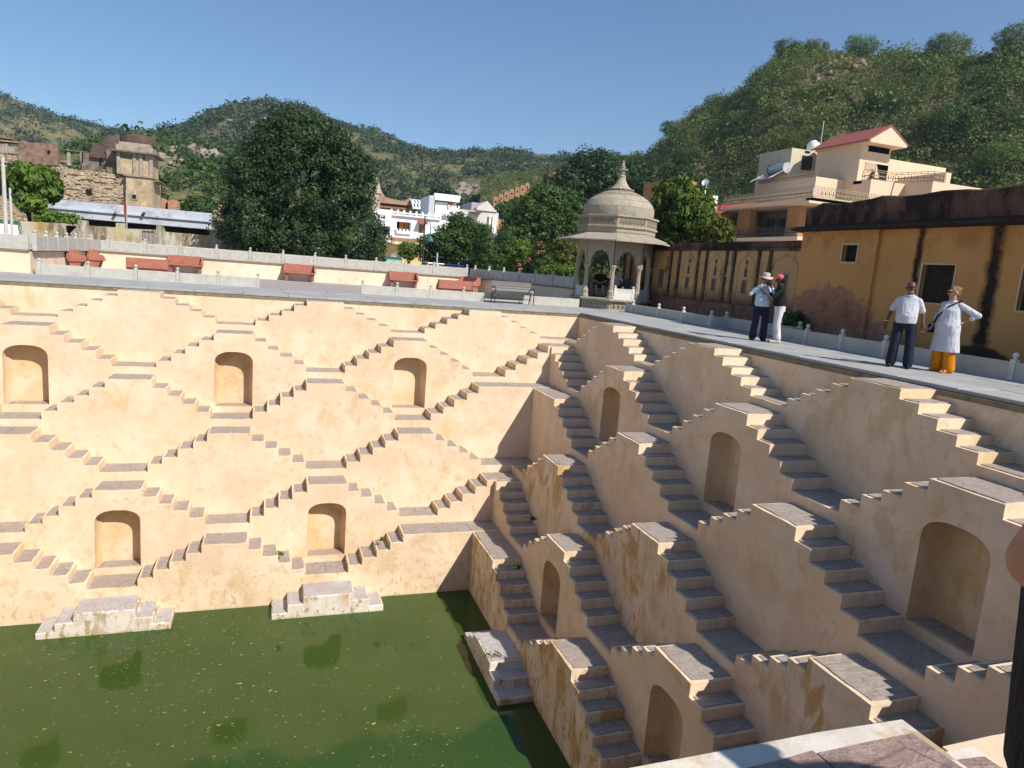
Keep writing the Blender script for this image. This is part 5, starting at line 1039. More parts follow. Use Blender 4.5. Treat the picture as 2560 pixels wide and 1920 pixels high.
M['leaf_bright'] = leaf_mat('bright_leaf', (.06, .13, .018), (.19, .28, .045), .32)
M['leaf_yel'] = leaf_mat('yellowish_leaf', (.05, .085, .014), (.19, .19, .035), .3)
M['leaf_scrub'] = leaf_mat('dry_scrub_leaf', (.042, .080, .020), (.22, .27, .075), .3, .7)
M['leaf_far'] = leaf_mat('far_scrub_leaf', (.030, .058, .034), (.092, .128, .066), .2, .8)
def tp(u, v, Y): return aty(u, v, Y)
def ellp(u0, u1, v0, v1, Y, ry=None):
    a, b = aty(u0, (v0+v1)/2, Y), aty(u1, (v0+v1)/2, Y); c, d = aty((u0+u1)/2, v1, Y), aty((u0+u1)/2, v0, Y); rx = abs(b[0]-a[0])/2
    return ((a[0]+b[0])/2, Y, (c[2]+d[2])/2, rx, ry or rx, abs(d[2]-c[2])/2)
# the big dark tree
TY = 22
ee = [ellp(585, 925, 290, 600, TY, 4.2), ellp(640, 860, 276, 420, TY, 3), ellp(560, 720, 350, 540, TY, 3), ellp(800, 940, 360, 560, TY, 3), ellp(555, 700, 470, 640, TY-1, 2.6), ellp(800, 965, 510, 672, TY-1, 2.6), ellp(640, 860, 520, 675, TY-1.5, 2.6), ellp(530, 640, 520, 600, TY, 1.8)]
tree('shade_tree', 'huge dark round tree standing behind the courtyard parapet', (tp(742, 640, TY)[0], TY, .1), ee, 1900, 46, .52, .17, M['leaf_dark'], .55, 14, shell=.66, aspect=.62, tvar=.45)
tree('round_tree', 'small bright green ball shaped tree before the yellow ground floor', (tp(1020, 660, 34)[0], 34, .1), [ellp(997, 1045, 606, 648, 34)], 120, 30, .28, .16, M['leaf_bright'], .1, 4)
tree('street_tree', 'dark green tree in front of the white house, over the parked cars', (tp(1140, 675, 33)[0], 33, .1), [ellp(1075, 1190, 560, 660, 33, 2.2), ellp(1120, 1215, 545, 640, 33, 2), ellp(1040, 1110, 590, 655, 34, 1.5), ellp(1125, 1165, 525, 590, 33, 1)], 520, 32, .5, .22, M['leaf_mid'], .3, 8)
tree('weeping_tree', 'drooping light green tree right of the parked cars', (tp(1235, 690, 26)[0], 26, .1), [ellp(1180, 1260, 600, 690, 26, 1.6), ellp(1225, 1300, 580, 690, 26, 1.6), ellp(1195, 1225, 560, 640, 26, .8)], 420, 30, .42, .24, M['leaf_mid'], .2, 6, aspect=.3, droop=1.5)
tree('broadleaf_tree', 'large sunlit broadleaf tree left of the pavilion dome', (tp(1370, 640, 30)[0], 30, .1), [ellp(1268, 1400, 500, 630, 30, 3), ellp(1340, 1470, 480, 610, 30, 3), ellp(1300, 1440, 470, 560, 30, 2.4), ellp(1250, 1330, 560, 660, 29, 2), ellp(1400, 1500, 540, 660, 30, 2)], 900, 32, .55, .26, M['leaf_mid'], .4, 10, tvar=.4)
tree('hillside_tree', 'tall dark tree on the slope behind the pavilion finial', (tp(1480, 560, 60)[0], 60, 2.0), [ellp(1360, 1480, 420, 540, 60, 4), ellp(1420, 1560, 375, 520, 60, 4.5), ellp(1500, 1640, 400, 560, 62, 4.5), ellp(1330, 1410, 450, 540, 60, 3)], 900, 30, .95, .42, M['leaf_dark'], .5, 10, tvar=.4)
tree('hillside_tree', 'dark tree at the hill foot right of the pavilion dome', (tp(1690, 560, 58)[0], 58, 2.0), [ellp(1560, 1700, 440, 560, 58, 4), ellp(1620, 1760, 420, 560, 60, 4)], 600, 30, .9, .4, M['leaf_dark'], .5, 8, tvar=.4)
tree('yellow_leaf_tree', 'bushy bright tree with yellowish tips above the arcaded wall', (9.0, atx(1705, 600, 9.0)[1], .1), [tuple(atx(u, v, 9.0))+(r1, r1, r2) for u, v, r1, r2 in ((1705, 545, 1.7, 1.75), (1690, 500, 1.2, 1.0), (1735, 570, 1.2, 1.2), (1660, 580, 1.1, 1.0), (1705, 475, .6, .6), (1710, 620, 1.5, 1.0))], 430, 30, .42, .34, M['leaf_yelgreen'] if 'leaf_yelgreen' in M else leaf_mat('yellow_green_leaf', (.035, .085, .012), (.16, .21, .03), .3, .45), .22, 7, aspect=.38, droop=1.2)
tree('sapling', 'small yellow tipped sapling above the arcaded wall beside the house', (8.6, atx(1800, 600, 8.6)[1], .1), [tuple(atx(1800, 590, 8.6))+(.55, .55, .75)], 70, 26, .26, .26, M['leaf_yel'], .08, 3, aspect=.38, droop=1.0)
for i, (u0, u1, v0, v1, Y, mt, lb) in enumerate(((1275, 1330, 600, 690, 17, 'leaf_bright', 'light green oleander bush left of the pavilion, in front of the dark hedge'), (1325, 1385, 610, 715, 16, 'leaf_mid', 'darker oleander bush with pink flowers left of the pavilion'), (1370, 1442, 590, 680, 16, 'leaf_yel', 'yellowish shrub close beside the pavilion eave'), (1350, 1440, 660, 715, 14, 'leaf_bright', 'low bright spreading shrub over the grey parapet beside the pavilion'), (1265, 1300, 650, 700, 18, 'leaf_bright', 'small light shrub at the foot of the weeping tree'))):
    e = ellp(u0, u1, v0, v1, Y); tree('garden_shrub', lb, (e[0], Y, .1), [e, (e[0]+e[3]*.3, Y+.3, max(.7, e[2]-e[5]*.6), e[3]*.9, e[4], e[5]*.7)], 110, 30, .34, .22, M[mt], .06, 5, cat='shrub', aspect=.33, droop=.4)
M['petal'] = simple('pink_petal', (.62, .10, .14), .7, .3, 20); mb = MB()
for u, v in ((1346, 611), (1344, 631), (1357, 629), (1300, 660), (1299, 665), (1322, 648), (1303, 672), (1350, 606)):
    q = aty(u, v, 15.2)
    for k in range(7): c = np.array(q)+RNG.normal(0, .06, 3); mb.ball(c, .035, 6, 4)
meta(mb.build('oleander_flowers', M['petal']), 'clusters of pink oleander flowers left of the pavilion', 'flowers', kind='stuff')
tree('wall_shrub', 'dark bushes growing below the climbing pink fort wall', (tp(1275, 560, 92)[0], 92, .1), [ellp(1222, 1290, 508, 570, 92, 3), ellp(1265, 1345, 495, 560, 93, 3)], 220, 26, .9, .45, M['leaf_mid'], .15, 4, cat='shrub')
# frangipani-like tree and weeds at the left
tree('umbrella_tree', 'leafy green tree with big drooping leaves before the ruined stone wall', (tp(75, 560, 25.5)[0], 25.5, .1), [ellp(15, 145, 412, 480, 25.5, 1.5), ellp(60, 150, 440, 500, 25.5, 1.2), ellp(38, 112, 482, 525, 25, 1.0), ellp(5, 60, 430, 490, 26, 1)], 260, 24, .34, .42, M['leaf_bright'], .12, 6, aspect=.4, droop=1.3)
tree('weedy_shrub', 'weedy shrub growing over the old boundary wall', (tp(120, 560, 25)[0], 25, .1), [ellp(85, 150, 525, 562, 25, .8), ellp(140, 200, 535, 562, 25, .6)], 110, 24, .28, .2, M['leaf_bright'], .05, 3, cat='shrub')
tree('wall_shrub', 'dark bush between the yellow fort wall and the shop parapet', (tp(495, 525, 60)[0], 60, .1), [ellp(455, 540, 492, 545, 60, 1.8)], 130, 26, .6, .35, M['leaf_mid'], .1, 3, cat='shrub')
tree('planter_bush', 'small dark bush behind the low parapet near the couple', (3.9, -6.6, .09), [(3.9, -6.6, .55, .30, .3, .42)], 60, 20, .16, .14, M['leaf_mid'], .03, 3, cat='shrub')
tree('background_tree', 'dark tree rising behind the sandstone roof and stair head', (tp(1110, 500, 100)[0], 100, .1), [ellp(1075, 1140, 468, 520, 100, 3)], 160, 26, .9, .45, M['leaf_dark'], .2, 3)
# weeds sprouting from the steps
def tuft(label, c, r, n_=60, mat='leaf_mid', sz=.07):
    P = np.array(c)+RNG.normal(0, r, (n_, 3))*np.array([1, 1, .7]); P[:, 2] = np.maximum(P[:, 2], c[2]-.01); P -= np.array(c)
    me = leaf_mesh('foliage', P, None, sz*(.6+RNG.random(n_)), RNG.random(n_)); o = link('weed_tuft', me, M[mat], None, c); meta(o, label, 'weed', 'weeds sprouting from the steps', 'stuff')
tuft('dark weed growing from a riser on the shaded stairs near the corner', tuple(atx(1330, 1297, -4.0)), .05); tuft('dark weed on the upper riser above the corner landing', tuple(atx(1292, 1418, -5.0)), .05)
tuft('green grass tuft on a sunlit step of the lowest tier', tuple(aty(700, 1385, -5.1)), .06, 70, 'leaf_bright', .06); tuft('green grass tuft at the bottom stairs left of the wide corner landing', tuple(aty(955, 1348, -5.0)), .05, 60, 'leaf_bright', .06)
tuft('sprawling weed on the step block rising from the water', tuple(atz(1240, 1640, -7.27)), .09, 60, 'leaf_yel', .06)
# ================================================================ hills
n = NT('dry_hill_soil'); k = n.noise(.09, 7, .65); k2 = n.noise(.45, 7, .7); k3 = n.noise(.03, 3)
c_ = n.mix(n.ramp(k, .4, .66), (.12, .135, .048), (.24, .19, .105)); c_ = n.mix(n.ramp(k2, .55, .68, 0, .8), c_, (.40, .30, .20)); c_ = n.mix(n.ramp(k3, .45, .6, 0, .5), c_, (.12, .13, .06)); n.bump(k2, .8, 1.0); M['hill'] = n.done(c_, .95, .1)
from mathutils import noise as mnoise
HILLS = []
def hill(name, ridge, foot, nd=46, back=1.35, rough=3.0, power=1.15, seed=0, LIFT=14):
    ridge = [(u*1.15733, v*1.15733, d) for u, v, d in ridge]; us = np.linspace(ridge[0][0], ridge[-1][0], 110); vr = np.interp(us, [r[0] for r in ridge], [r[1] for r in ridge]); dr = np.interp(us, [r[0] for r in ridge], [r[2] for r in ridge])
    P = np.zeros((len(us), nd, 3))
    for i, (u, v, d) in enumerate(zip(us, vr, dr)):
        top = atd(u, v+LIFT, d); dirh = (top-CAM)[:2]; dirh = dirh/np.linalg.norm(dirh); H = top[2]
        for j in range(nd):
            t = j/(nd-1)*back
            if t <= 1: dd = foot+(d-foot)*t; z = H*(t**power*(1.5-.5*t**2)) if False else H*(.12*t+.88*(t*t*(3-2*t))**.85)
            else: dd = d+(t-1)*(d-foot)*1.2; z = H*max(0, 1-((t-1)/(back-1))**1.5*.7)
            x, y = CAM[0]+dirh[0]*dd, CAM[1]+dirh[1]*dd; am = rough*min(1, t*3)*(.25 if abs(t-1) < .08 else 1)
            z += am*(mnoise.fractal((x*.03+seed, y*.03, 0), 1.0, 2.0, 5))
            P[i, j] = (x, y, z+.0)
    mb = MB(); I = len(us); mb.add(P.reshape(-1, 3), [(i*nd+j, (i+1)*nd+j, (i+1)*nd+j+1, i*nd+j+1) for i in range(I-1) for j in range(nd-1)])
    o = mb.build(name, M['hill'], smooth=True); meta(o, kind='structure'); HILLS.append(P); return P
hA = hill('hill', [(1040, 362, 250), (1150, 352, 240), (1220, 347, 230), (1330, 327, 215), (1400, 318, 205), (1430, 288, 195), (1490, 230, 185), (1540, 208, 180), (1600, 172, 172), (1650, 118, 165), (1700, 84, 160), (1800, 78, 155), (1950, 98, 150), (2040, 92, 150), (2110, 110, 145), (2212, 84, 140), (2450, 90, 140), (2750, 150, 140)], 84, rough=2.2, seed=3, LIFT=46)
hB = hill('hill', [(230, 292, 430), (330, 292, 430), (400, 280, 430), (450, 248, 430), (580, 216, 440), (650, 235, 440), (750, 275, 440), (850, 305, 440), (940, 335, 440), (1060, 330, 430), (1200, 338, 420), (1400, 350, 400), (1500, 380, 380)], 150, rough=5, seed=9)
hC = hill('hill', [(-700, 120, 640), (-300, 160, 640), (0, 212, 640), (130, 250, 640), (270, 282, 640), (400, 300, 640), (560, 340, 640)], 300, rough=7, seed=21)
hD = hill('hill', [(120, 330, 260), (230, 306, 260), (330, 299, 260), (420, 303, 260), (500, 330, 250), (600, 380, 240), (720, 430, 230)], 105, rough=3.5, seed=33)
def sample(P, n_, tmax=1.02, tmin=0.02):
    I, J = P.shape[:2]; jm = int((J-1)/1.35*tmax); i = RNG.integers(0, I-1, n_); j = (tmin*jm+RNG.random(n_)*(jm*(1-tmin))); jf = j.astype(int); a, b = RNG.random(n_)[:, None], (j-jf)[:, None]
    jf = np.minimum(jf, J-2); return (P[i, jf]*(1-a)+P[i+1, jf]*a)*(1-b)+(P[i, jf+1]*(1-a)+P[i+1, jf+1]*a)*b
def inview(Q, m=120):
    v = Q-CAM; z = v@AF; u = 1280+FPX*(v@AR)/z; w_ = 960-FPX*(v@AU)/z; return (z > 0) & (u > -m) & (u < 2560+m) & (w_ < 900)
def scrub(name, label, Q, rad, per, mat, seed=0, tall=.8, LS=.26):
    N = len(Q); d = RNG.normal(size=(N, per, 3)); d /= np.linalg.norm(d, axis=2, keepdims=True); d[:, :, 2] = np.abs(d[:, :, 2])*1.1-.25; rr = rad[:, None, None]*(.55+.45*RNG.random((N, per, 1)))
    lob = 1+.35*np.sin(d[:, :, :1]*4+RNG.random((N, 1, 1))*6)*np.sin(d[:, :, 1:2]*5+RNG.random((N, 1, 1))*6); C = Q[:, None]+d*rr*lob*np.array([1, 1, tall])+np.array([0, 0, .25])*rad[:, None, None]
    ct = np.repeat(RNG.random(N), per); C = C.reshape(-1, 3); size = np.repeat(rad, per)**.8*(LS+LS*RNG.random(N*per)); off = C.mean(0); off[2] = 0
    me = leaf_mesh(name, C-off, None, size, np.clip(ct*.6+RNG.random(N*per)*.4, 0, 1), (d+np.array([0, 0, .3])).reshape(-1, 3), .75)
    o = link(name, me, mat, None, tuple(off)); meta(o, label, 'scrub', kind='stuff')
Q = sample(hA, 5200); Q = Q[inview(Q)]; k_ = np.array([mnoise.noise((q[0]*.05, q[1]*.05, 4.2)) for q in Q]); v_ = Q-CAM; z_ = v_@AF; uu = 1280+FPX*(v_@AR)/z_; ww = 960-FPX*(v_@AU)/z_; bare = ((uu-2105)/95)**2+((ww-195)/75)**2 < 1; Q = Q[~bare | (RNG.random(len(Q)) < .3)]; scrub('hill_scrub', 'dense green scrub covering the near hill on the right', Q, RNG.gamma(3.0, .36, len(Q))+.4, 125, M['leaf_scrub'], tall=.9, LS=.115)
Q = sample(hB, 7000); Q = Q[inview(Q)]; k_ = np.array([mnoise.noise((q[0]*.03, q[1]*.03, 1.2)) for q in Q]); Q = Q[k_ > -.30]; scrub('hill_scrub', 'grey green scrub over the far central hill', Q, RNG.gamma(5, .42, len(Q))+.6, 26, M['leaf_far'])
Q = sample(hC, 4200); Q = Q[inview(Q)]; k_ = np.array([mnoise.noise((q[0]*.02, q[1]*.02, 1.2)) for q in Q]); Q = Q[k_ > -.7]; scrub('hill_scrub', 'hazy scrub over the distant hill at left', Q, RNG.gamma(5, .55, len(Q))+.8, 22, M['leaf_far'])
Q = sample(hD, 1300, tmax=1.0); Q = Q[inview(Q)]; k_ = np.array([mnoise.noise((q[0]*.06, q[1]*.06, 7.7)) for q in Q]); Q = Q[k_ > -.22]; scrub('hill_scrub', 'bushes among the pale rocks of the shoulder behind the kiosk', Q, RNG.gamma(4, .40, len(Q))+.5, 44, M['leaf_mid'])
Q = sample(hA, 12000); Q = Q[inview(Q)]; scrub('dry_grass', 'dry yellow green grass tufts between the bushes of the right hill', Q, RNG.gamma(4, .09, len(Q))+.2, 12, leaf_mat('dry_grass_blade', (.10, .11, .035), (.26, .23, .10), .2, .8), tall=1.1, LS=.30)
# rocks on the slopes
M['rock'] = simple('pale_hill_rock', (.32, .265, .205), .95, .35, .6, dirt=((.22, .16, .12), .7), bump=.6); M['rock_red'] = simple('reddish_hill_rock', (.27, .185, .125), .95, .35, .6, dirt=((.15, .09, .06), .7), bump=.6)
def rocks(label, Q, r0, mat):
    mb = MB(); rr = random.Random(label)
    for q in Q:
        r = r0*rr.uniform(.4, 1.6); k = []
        for i in range(12): d = Vector((rr.gauss(0, 1), rr.gauss(0, 1), rr.gauss(0, 1))).normalized(); k.append(Vector(q)+Vector((d.x*r*1.2, d.y*r, d.z*r*.9))*rr.uniform(.7, 1.1))
        bm = bmesh.new(); [bm.verts.new(p) for p in k]; bmesh.ops.convex_hull(bm, input=bm.verts); bm.verts.index_update(); mb.add([v.co for v in bm.verts], [[v.index for v in f.verts] for f in bm.faces]); bm.free()
    meta(mb.build('hill_rocks', mat), label, 'rocks', kind='stuff')
def pick(P, boxes, n_):
    Q = sample(P, 6000); v = Q-CAM; z = v@AF; u = 1280+FPX*(v@AR)/z; w_ = 960-FPX*(v@AU)/z; m = np.zeros(len(Q), bool)
    for u0, u1, v0, v1 in boxes: m |= (u > u0) & (u < u1) & (w_ > v0) & (w_ < v1)
    return Q[m][:n_]
rocks('pale boulders on the shoulder behind the kiosk', pick(hD, [(385, 540, 350, 450)], 120), 1.25, M['rock'])
rocks('reddish rock outcrops on the near right hill', pick(hA, [(1840, 1930, 150, 230), (2040, 2170, 150, 260), (2030, 2130, 105, 160), (1700, 1900, 380, 440)], 90), .8, M['rock_red'])
rocks('pale rock patches high on the far hill', pick(hB, [(560, 700, 255, 310), (1130, 1230, 455, 500), (1280, 1340, 395, 430), (620, 660, 290, 330)], 160), 1.7, M['rock'])
# individual trees standing out on the near hill
hp = [(1688, 58, 8, 'leaf_mid', 'tall pale green tree crowning the ridge of the right hill'), (1760, 72, 7, 'leaf_scrub', 'wide bush on the hilltop just right of the tallest tree'), (1860, 80, 9, 'leaf_bright', 'bright green round tree on the hilltop above the bare patch'), (2040, 80, 11, 'leaf_scrub', 'broad flat topped tree on the ridge at upper right'), (2190, 85, 12, 'leaf_scrub', 'dark spreading tree at the right end of the ridge'), (2040, 300, 14, 'leaf_mid', 'big dense dark tree on the slope right of the red gable'), (2150, 350, 9, 'leaf_bright', 'rounded bright tree low on the slope at far right'), (1900, 230, 9, 'leaf_mid', 'feathery tree on the slope above the red gable'), (1545, 215, 7, 'leaf_scrub', 'tree leaning out on the left skyline of the right hill'), (1440, 270, 9, 'leaf_mid', 'feathery tree low on the left skyline of the right hill'), (1720, 330, 8, 'leaf_yel', 'olive tree on the slope left of the water tank'), (1480, 350, 9, 'leaf_mid', 'dense bush cluster at the left foot of the right hill'), (1600, 260, 8, 'leaf_scrub', 'scrubby tree midway up the right hill'), (1800, 190, 6, 'leaf_scrub', 'low bush beside the pale rock outcrop')]
fl = hA.reshape(-1, 3); vv = fl-CAM; zz = vv@AF; fu = 1280+FPX*(vv@AR)/zz; fv = 960-FPX*(vv@AU)/zz; jj = np.tile(np.arange(hA.shape[1]), hA.shape[0]); ok = (jj <= 34) & (zz > 0)
for u, v, s, mt, lb in hp:
    s *= .62; u, v = u*1.15733, v*1.15733+18; k = np.argmin(np.where(ok, (fu-u)**2+(fv-v)**2, 1e12)); q = fl[k]; r = s*.42
    tree('slope_tree', lb, (q[0], q[1], q[2]-.9), [(q[0], q[1], q[2]+s*.30, r*1.15, r*1.15, s*.34), (q[0]+r*.5, q[1]-r*.3, q[2]+s*.30, r*.75, r*.75, s*.26), (q[0]-r*.6, q[1]+r*.2, q[2]+s*.34, r*.7, r*.7, s*.26)], 230, 30, s*.11, s*.034, M[mt], s*.03, 5, tvar=.4)
# ================================================================ people
def fuse(mb, name, voxel, smooth=5, fac=.5):
    """one continuous skin over overlapping closed shapes"""
    me = mb.mesh(name); t = bpy.data.objects.new('tmp', me); COL.objects.link(t); m = t.modifiers.new('r', 'REMESH'); m.mode = 'VOXEL'; m.voxel_size = voxel
    if smooth: s = t.modifiers.new('s', 'SMOOTH'); s.factor = fac; s.iterations = smooth
    dg = bpy.context.evaluated_depsgraph_get(); out = bpy.data.meshes.new_from_object(t.evaluated_get(dg)); bpy.data.objects.remove(t); out.name = name
    out.polygons.foreach_set('use_smooth', [True]*len(out.polygons)); return out
class Fig(MB):
    def limb(s, pts, rad, n=10):
        pts = [Vector(p) for p in pts]; s.tube(pts, list(rad), n); s.ball(pts[0], rad[0], n, 8); s.ball(pts[-1], rad[-1], n, 8)
        for p, r in zip(pts[1:-1], rad[1:-1]): s.ball(p, r*1.0, n, 8)
        return s
    def loft(s, rings, n=18):
        P = []; F = []
        for cx, cy, cz, rx, ry in rings: P += [(cx+rx*math.cos(2*math.pi*i/n), cy+ry*math.sin(2*math.pi*i/n), cz) for i in range(n)]
        for k in range(len(rings)-1): F += [(k*n+i, k*n+(i+1) % n, (k+1)*n+(i+1) % n, (k+1)*n+i) for i in range(n)]
        return s.add(P, F+[tuple(range(n-1, -1, -1)), tuple((len(rings)-1)*n+i for i in range(n))])
def hand(f, wrist, d, palm, thumb_side, sc=1.0, curl=.5):
    """palm, four bent fingers of different length and a thumb from the palm's side"""
    w, d, pn = Vector(wrist), Vector(d).normalized(), Vector(palm).normalized(); sd = d.cross(pn).normalized()*thumb_side; pn = sd.cross(d)*thumb_side
    c = w+d*.05*sc; f.obox(c, sd*.038*sc, d*.048*sc, pn*.013*sc); f.ball(w+d*.01, .028*sc, 8, 6)
    for i, L in enumerate((.072, .080, .074, .058)):
        b = w+d*.095*sc+sd*(.029-.0195*i)*sc; k = b+d*L*.45*sc+pn*L*.15*curl*sc; e = k+d*L*(.55-.35*curl)*sc+pn*L*.6*curl*sc; f.limb([b, k, e], [.0092*sc, .0085*sc, .0072*sc], 6)
    b = w+d*.03*sc+sd*.034*sc; k = b+d*.035*sc+sd*.028*sc; f.limb([b, k, k+d*.035*sc+pn*.012*sc], [.012*sc, .010*sc, .008*sc], 6)
def skinmat(name, c): return simple(name, c, .5, .12, 9, .35, bump=.05)
SK = {'dark': skinmat('dark_skin', (.115, .05, .032)), 'brown': skinmat('brown_skin', (.21, .105, .065)), 'fair': skinmat('fair_skin', (.48, .25, .175)), 'tan': skinmat('tanned_skin', (.36, .165, .10))}
M['eye'] = simple('eye_dark', (.01, .01, .01), .2, 0, 5, bump=0); M['lip'] = simple('lip', (.20, .07, .06), .5)
def head(f, c, look, s=1.0, jaw=1.0):
    """skull, jaw, nose, ears; returns the face frame"""
    c, L = Vector(c), Vector(look).normalized(); S = Vector((0, 0, 1)).cross(L).normalized(); U = L.cross(S)
    f.ball(c+U*.025*s-L*.012*s, (.080*s, .080*s, .098*s), 16, 12); f.ball(c-U*.035*s+L*.025*s, (.060*s*jaw, .060*s*jaw, .075*s), 14, 10); f.ball(c-U*.085*s+L*.048*s, .026*s*jaw, 8, 6)
    f.limb([c+L*.080*s+U*.012*s, c+L*.104*s-U*.022*s], [.010*s, .015*s], 6); f.ball(c+L*.068*s+U*.030*s, (.05*s, .05*s, .014*s), 8, 6)
    for k in (-1, 1): f.ball(c+S*k*.080*s-L*.012*s-U*.008*s, (.016*s, .020*s, .030*s), 8, 6)
    return c, L, S, U
def face_bits(root, fr, s=1.0, glasses=False):
    c, L, S, U = fr; mb = MB()
    for k in (-1, 1): mb.ball(c+L*.076*s+S*k*.031*s+U*.006*s, (.012*s, .012*s, .008*s), 8, 6)
    mb.build('eyes', M['eye'], root, world=False, smooth=True); mb = MB(); mb.obox(c+L*.082*s-U*.052*s, S*.024*s, L*.010*s, U*.006*s); mb.build('mouth', M['lip'], root, world=False)
    if glasses:
        mb = MB()
        for k in (-1, 1): mb.obox(c+L*.096*s+S*k*.034*s+U*.006*s, S*.028*s, L*.004, U*.019*s); mb.bar(c+L*.094*s+S*k*.062*s+U*.012*s, c-L*.01*s+S*k*.084*s+U*.008*s, .006)
        mb.build('sunglasses', M['eye'], root, world=False)
def facing(v): return math.atan2(v[0], -v[1])
def person(label, loc, rz, H=1.72, skin='dark', arms=None, stance=.10, belly=.0, shirt=None, trousers=None, shoe=None, sleeve='short', look=(0, -1, 0), hem=.0, legs=None, jaw=1.0, shoulder=.19, bust=0.0, kurta=False, lean=(0, 0), glasses=False, wide=0.0):
    k = H/1.72; root = thing('person', label, 'person', loc, rz); V = lambda x, y, z: Vector((x*k+lean[0]*max(0, z-.9), y*k+lean[1]*max(0, z-.9), z*k))
    sh = [V(-shoulder+.024, .0, 1.362), V(shoulder-.024, .0, 1.362)]; A_ = arms or [(V(-.30, .02, 1.13), V(-.33, -.05, .88), (0, -.1, -1)), (V(.30, .02, 1.13), V(.33, -.05, .88), (0, -.1, -1))]
    A_ = [(Vector(a), Vector(b), d) for a, b, d in A_]
    f = Fig(); f.limb([V(0, .01, 1.38), V(0, -.01, 1.50), V(0, -.015, 1.56)], [.062*k, .056*k, .055*k]); fr = head(f, V(0, -.025, 1.606), look, k*1.04, jaw)
    f.loft([(*V(0, 0, .86), .15*k, .10*k), (*V(0, 0, 1.0), .14*k, .10*k), (*V(0, 0, 1.25), .16*k, .10*k), (*V(0, 0, 1.40), .15*k, .075*k), (*V(0, 0, 1.44), .07*k, .05*k)])
    for i, (e, w_, d) in enumerate(A_): f.limb([sh[i], e, w_], [.038*k, .038*k, .026*k]); hand(f, w_, d, (0, -1, 0) if abs(d[2]) > .5 else (0, 0, -1), -1 if i else 1, k)
    LG = legs or [((-stance*.8, 0, .90), (-stance, -.03, .50), (-stance*1.15, .02, .09)), ((stance*.8, 0, .90), (stance, -.03, .50), (stance*1.15, .02, .09))]
    for h_, n_, a_ in LG: f.limb([V(*h_), V(*n_), V(*a_)], [.078*k, .052*k, .034*k])
    for h_, n_, a_ in LG: f.limb([V(a_[0], a_[1]+.02, max(.045, a_[2]-.05)), V(a_[0]*1.1, a_[1]-.13, max(.035, a_[2]-.06))], [.040*k, .034*k])
    link('body', fuse(f, 'body', .0085, 2, .4), SK[skin], root); face_bits(root, fr, k*1.04, glasses)
    if trousers:
        mat, width, end = trousers; f = Fig(); f.loft([(*V(0, .005, .80), .165*k, .125*k), (*V(0, 0, .92), .175*k+wide*.6, .125*k+belly*.4), (*V(0, 0, 1.0), .165*k+wide*.5, .12*k+belly*.4)])
        for h_, n_, a_ in LG: f.limb([V(*h_), V(*n_), V(a_[0], a_[1], max(a_[2], end))], [.100*k+wide*.4, width*.92, width], 12)
        link('trousers', fuse(f, 'trousers', .013, 4), mat, root)
    if shirt:
        f = Fig(); z0 = .90+hem
        if kurta: f.loft([(*V(0, .0, .42), .255*k+wide, .215*k), (*V(0, -.02, .75), .215*k+wide, .18*k), (*V(0, -.03, .95), .20*k+wide, .165*k+belly), (*V(0, -.02, 1.10), .18*k+wide*.8, .14*k+belly), (*V(0, -.03, 1.26), .18*k+wide*.6, .125*k+bust), (*V(0, 0, 1.39), .165*k+wide*.2, .085*k), (*V(0, .0, 1.45), .085*k, .062*k)])
        else: f.loft([(*V(0, -.01, z0), .175*k+wide, .125*k+belly), (*V(0, -.015-belly*.3, 1.05), .178*k+wide, .13*k+belly), (*V(0, -.01, 1.22), .182*k+wide*.6, .125*k+belly*.4), (*V(0, 0, 1.33), .20*k, .11*k), (*V(0, 0, 1.41), .185*k, .088*k), (*V(0, .0, 1.452), .12*k, .075*k), (*V(0, -.005, 1.475), .072*k, .064*k)])
        for i, (e, w_, d) in enumerate(A_):
            if sleeve == 'short': f.limb([sh[i], sh[i]+(e-sh[i])*.82], [.056*k, .062*k], 12)
            elif sleeve == 'none': f.limb([sh[i], sh[i]+(e-sh[i])*.22], [.066*k, .066*k], 12)
            elif sleeve == '34': f.limb([sh[i], e, e+(w_-e)*.35], [.060*k, .066*k, .060*k], 12)
            else: f.limb([sh[i], e, e+(w_-e)*.9], [.056*k, .055*k, .040*k], 12)
        link('tunic' if kurta else 'shirt', fuse(f, 'shirt', .012, 5), shirt, root)
    if shoe:
        for i, (h_, n_, a_) in enumerate(LG):
            f = Fig(); x = a_[0]; f.limb([V(x, a_[1]+.045, .045), V(x*1.05, a_[1]-.06, .042), V(x*1.12, a_[1]-.17, .034)], [.044*k, .045*k, .036*k]); f.limb([V(x, a_[1]+.02, .06), V(x, a_[1]+.01, .10)], [.042*k, .040*k])
            f.v = [(a, b, max(.002, c)) for a, b, c in f.v]; link('shoe', fuse(f, 'shoe', .011, 3), shoe, root)
    return root, fr, k, V, A_
def fab(name, c, r=.85):
    n = NT(name); k = n.noise(9, 4, .6, n.mapv((1, 1, .45)), .6); n.bump(k, .9, .05); return n.done(n.mix(n.ramp(k, .3, .7), tuple(x*.88 for x in c), c), r, .2)
F_ = {k: fab(k, c) for k, c in dict(white_cotton=(.55, .56, .60), navy_denim=(.018, .022, .040), black_cloth=(.012, .012, .015), sky_blue_cotton=(.50, .63, .76), white_denim=(.70, .64, .66), saffron_cotton=(.66, .21, .008), cream_shoe=(.62, .56, .45), black_shoe=(.02, .02, .024), pink_cap=(.78, .13, .24), sun_hat=(.52, .46, .40), black_hair=(.010, .009, .008), blond_hair=(.22, .145, .08), grey_beard=(.38, .36, .34), strap=(.012, .014, .05)).items()}
W0 = .180; toC = lambda p: Vector((CAM[0]-p[0], CAM[1]-p[1], 0)).normalized(); LEFT = Vector((-AR[0], -AR[1], 0)).normalized()
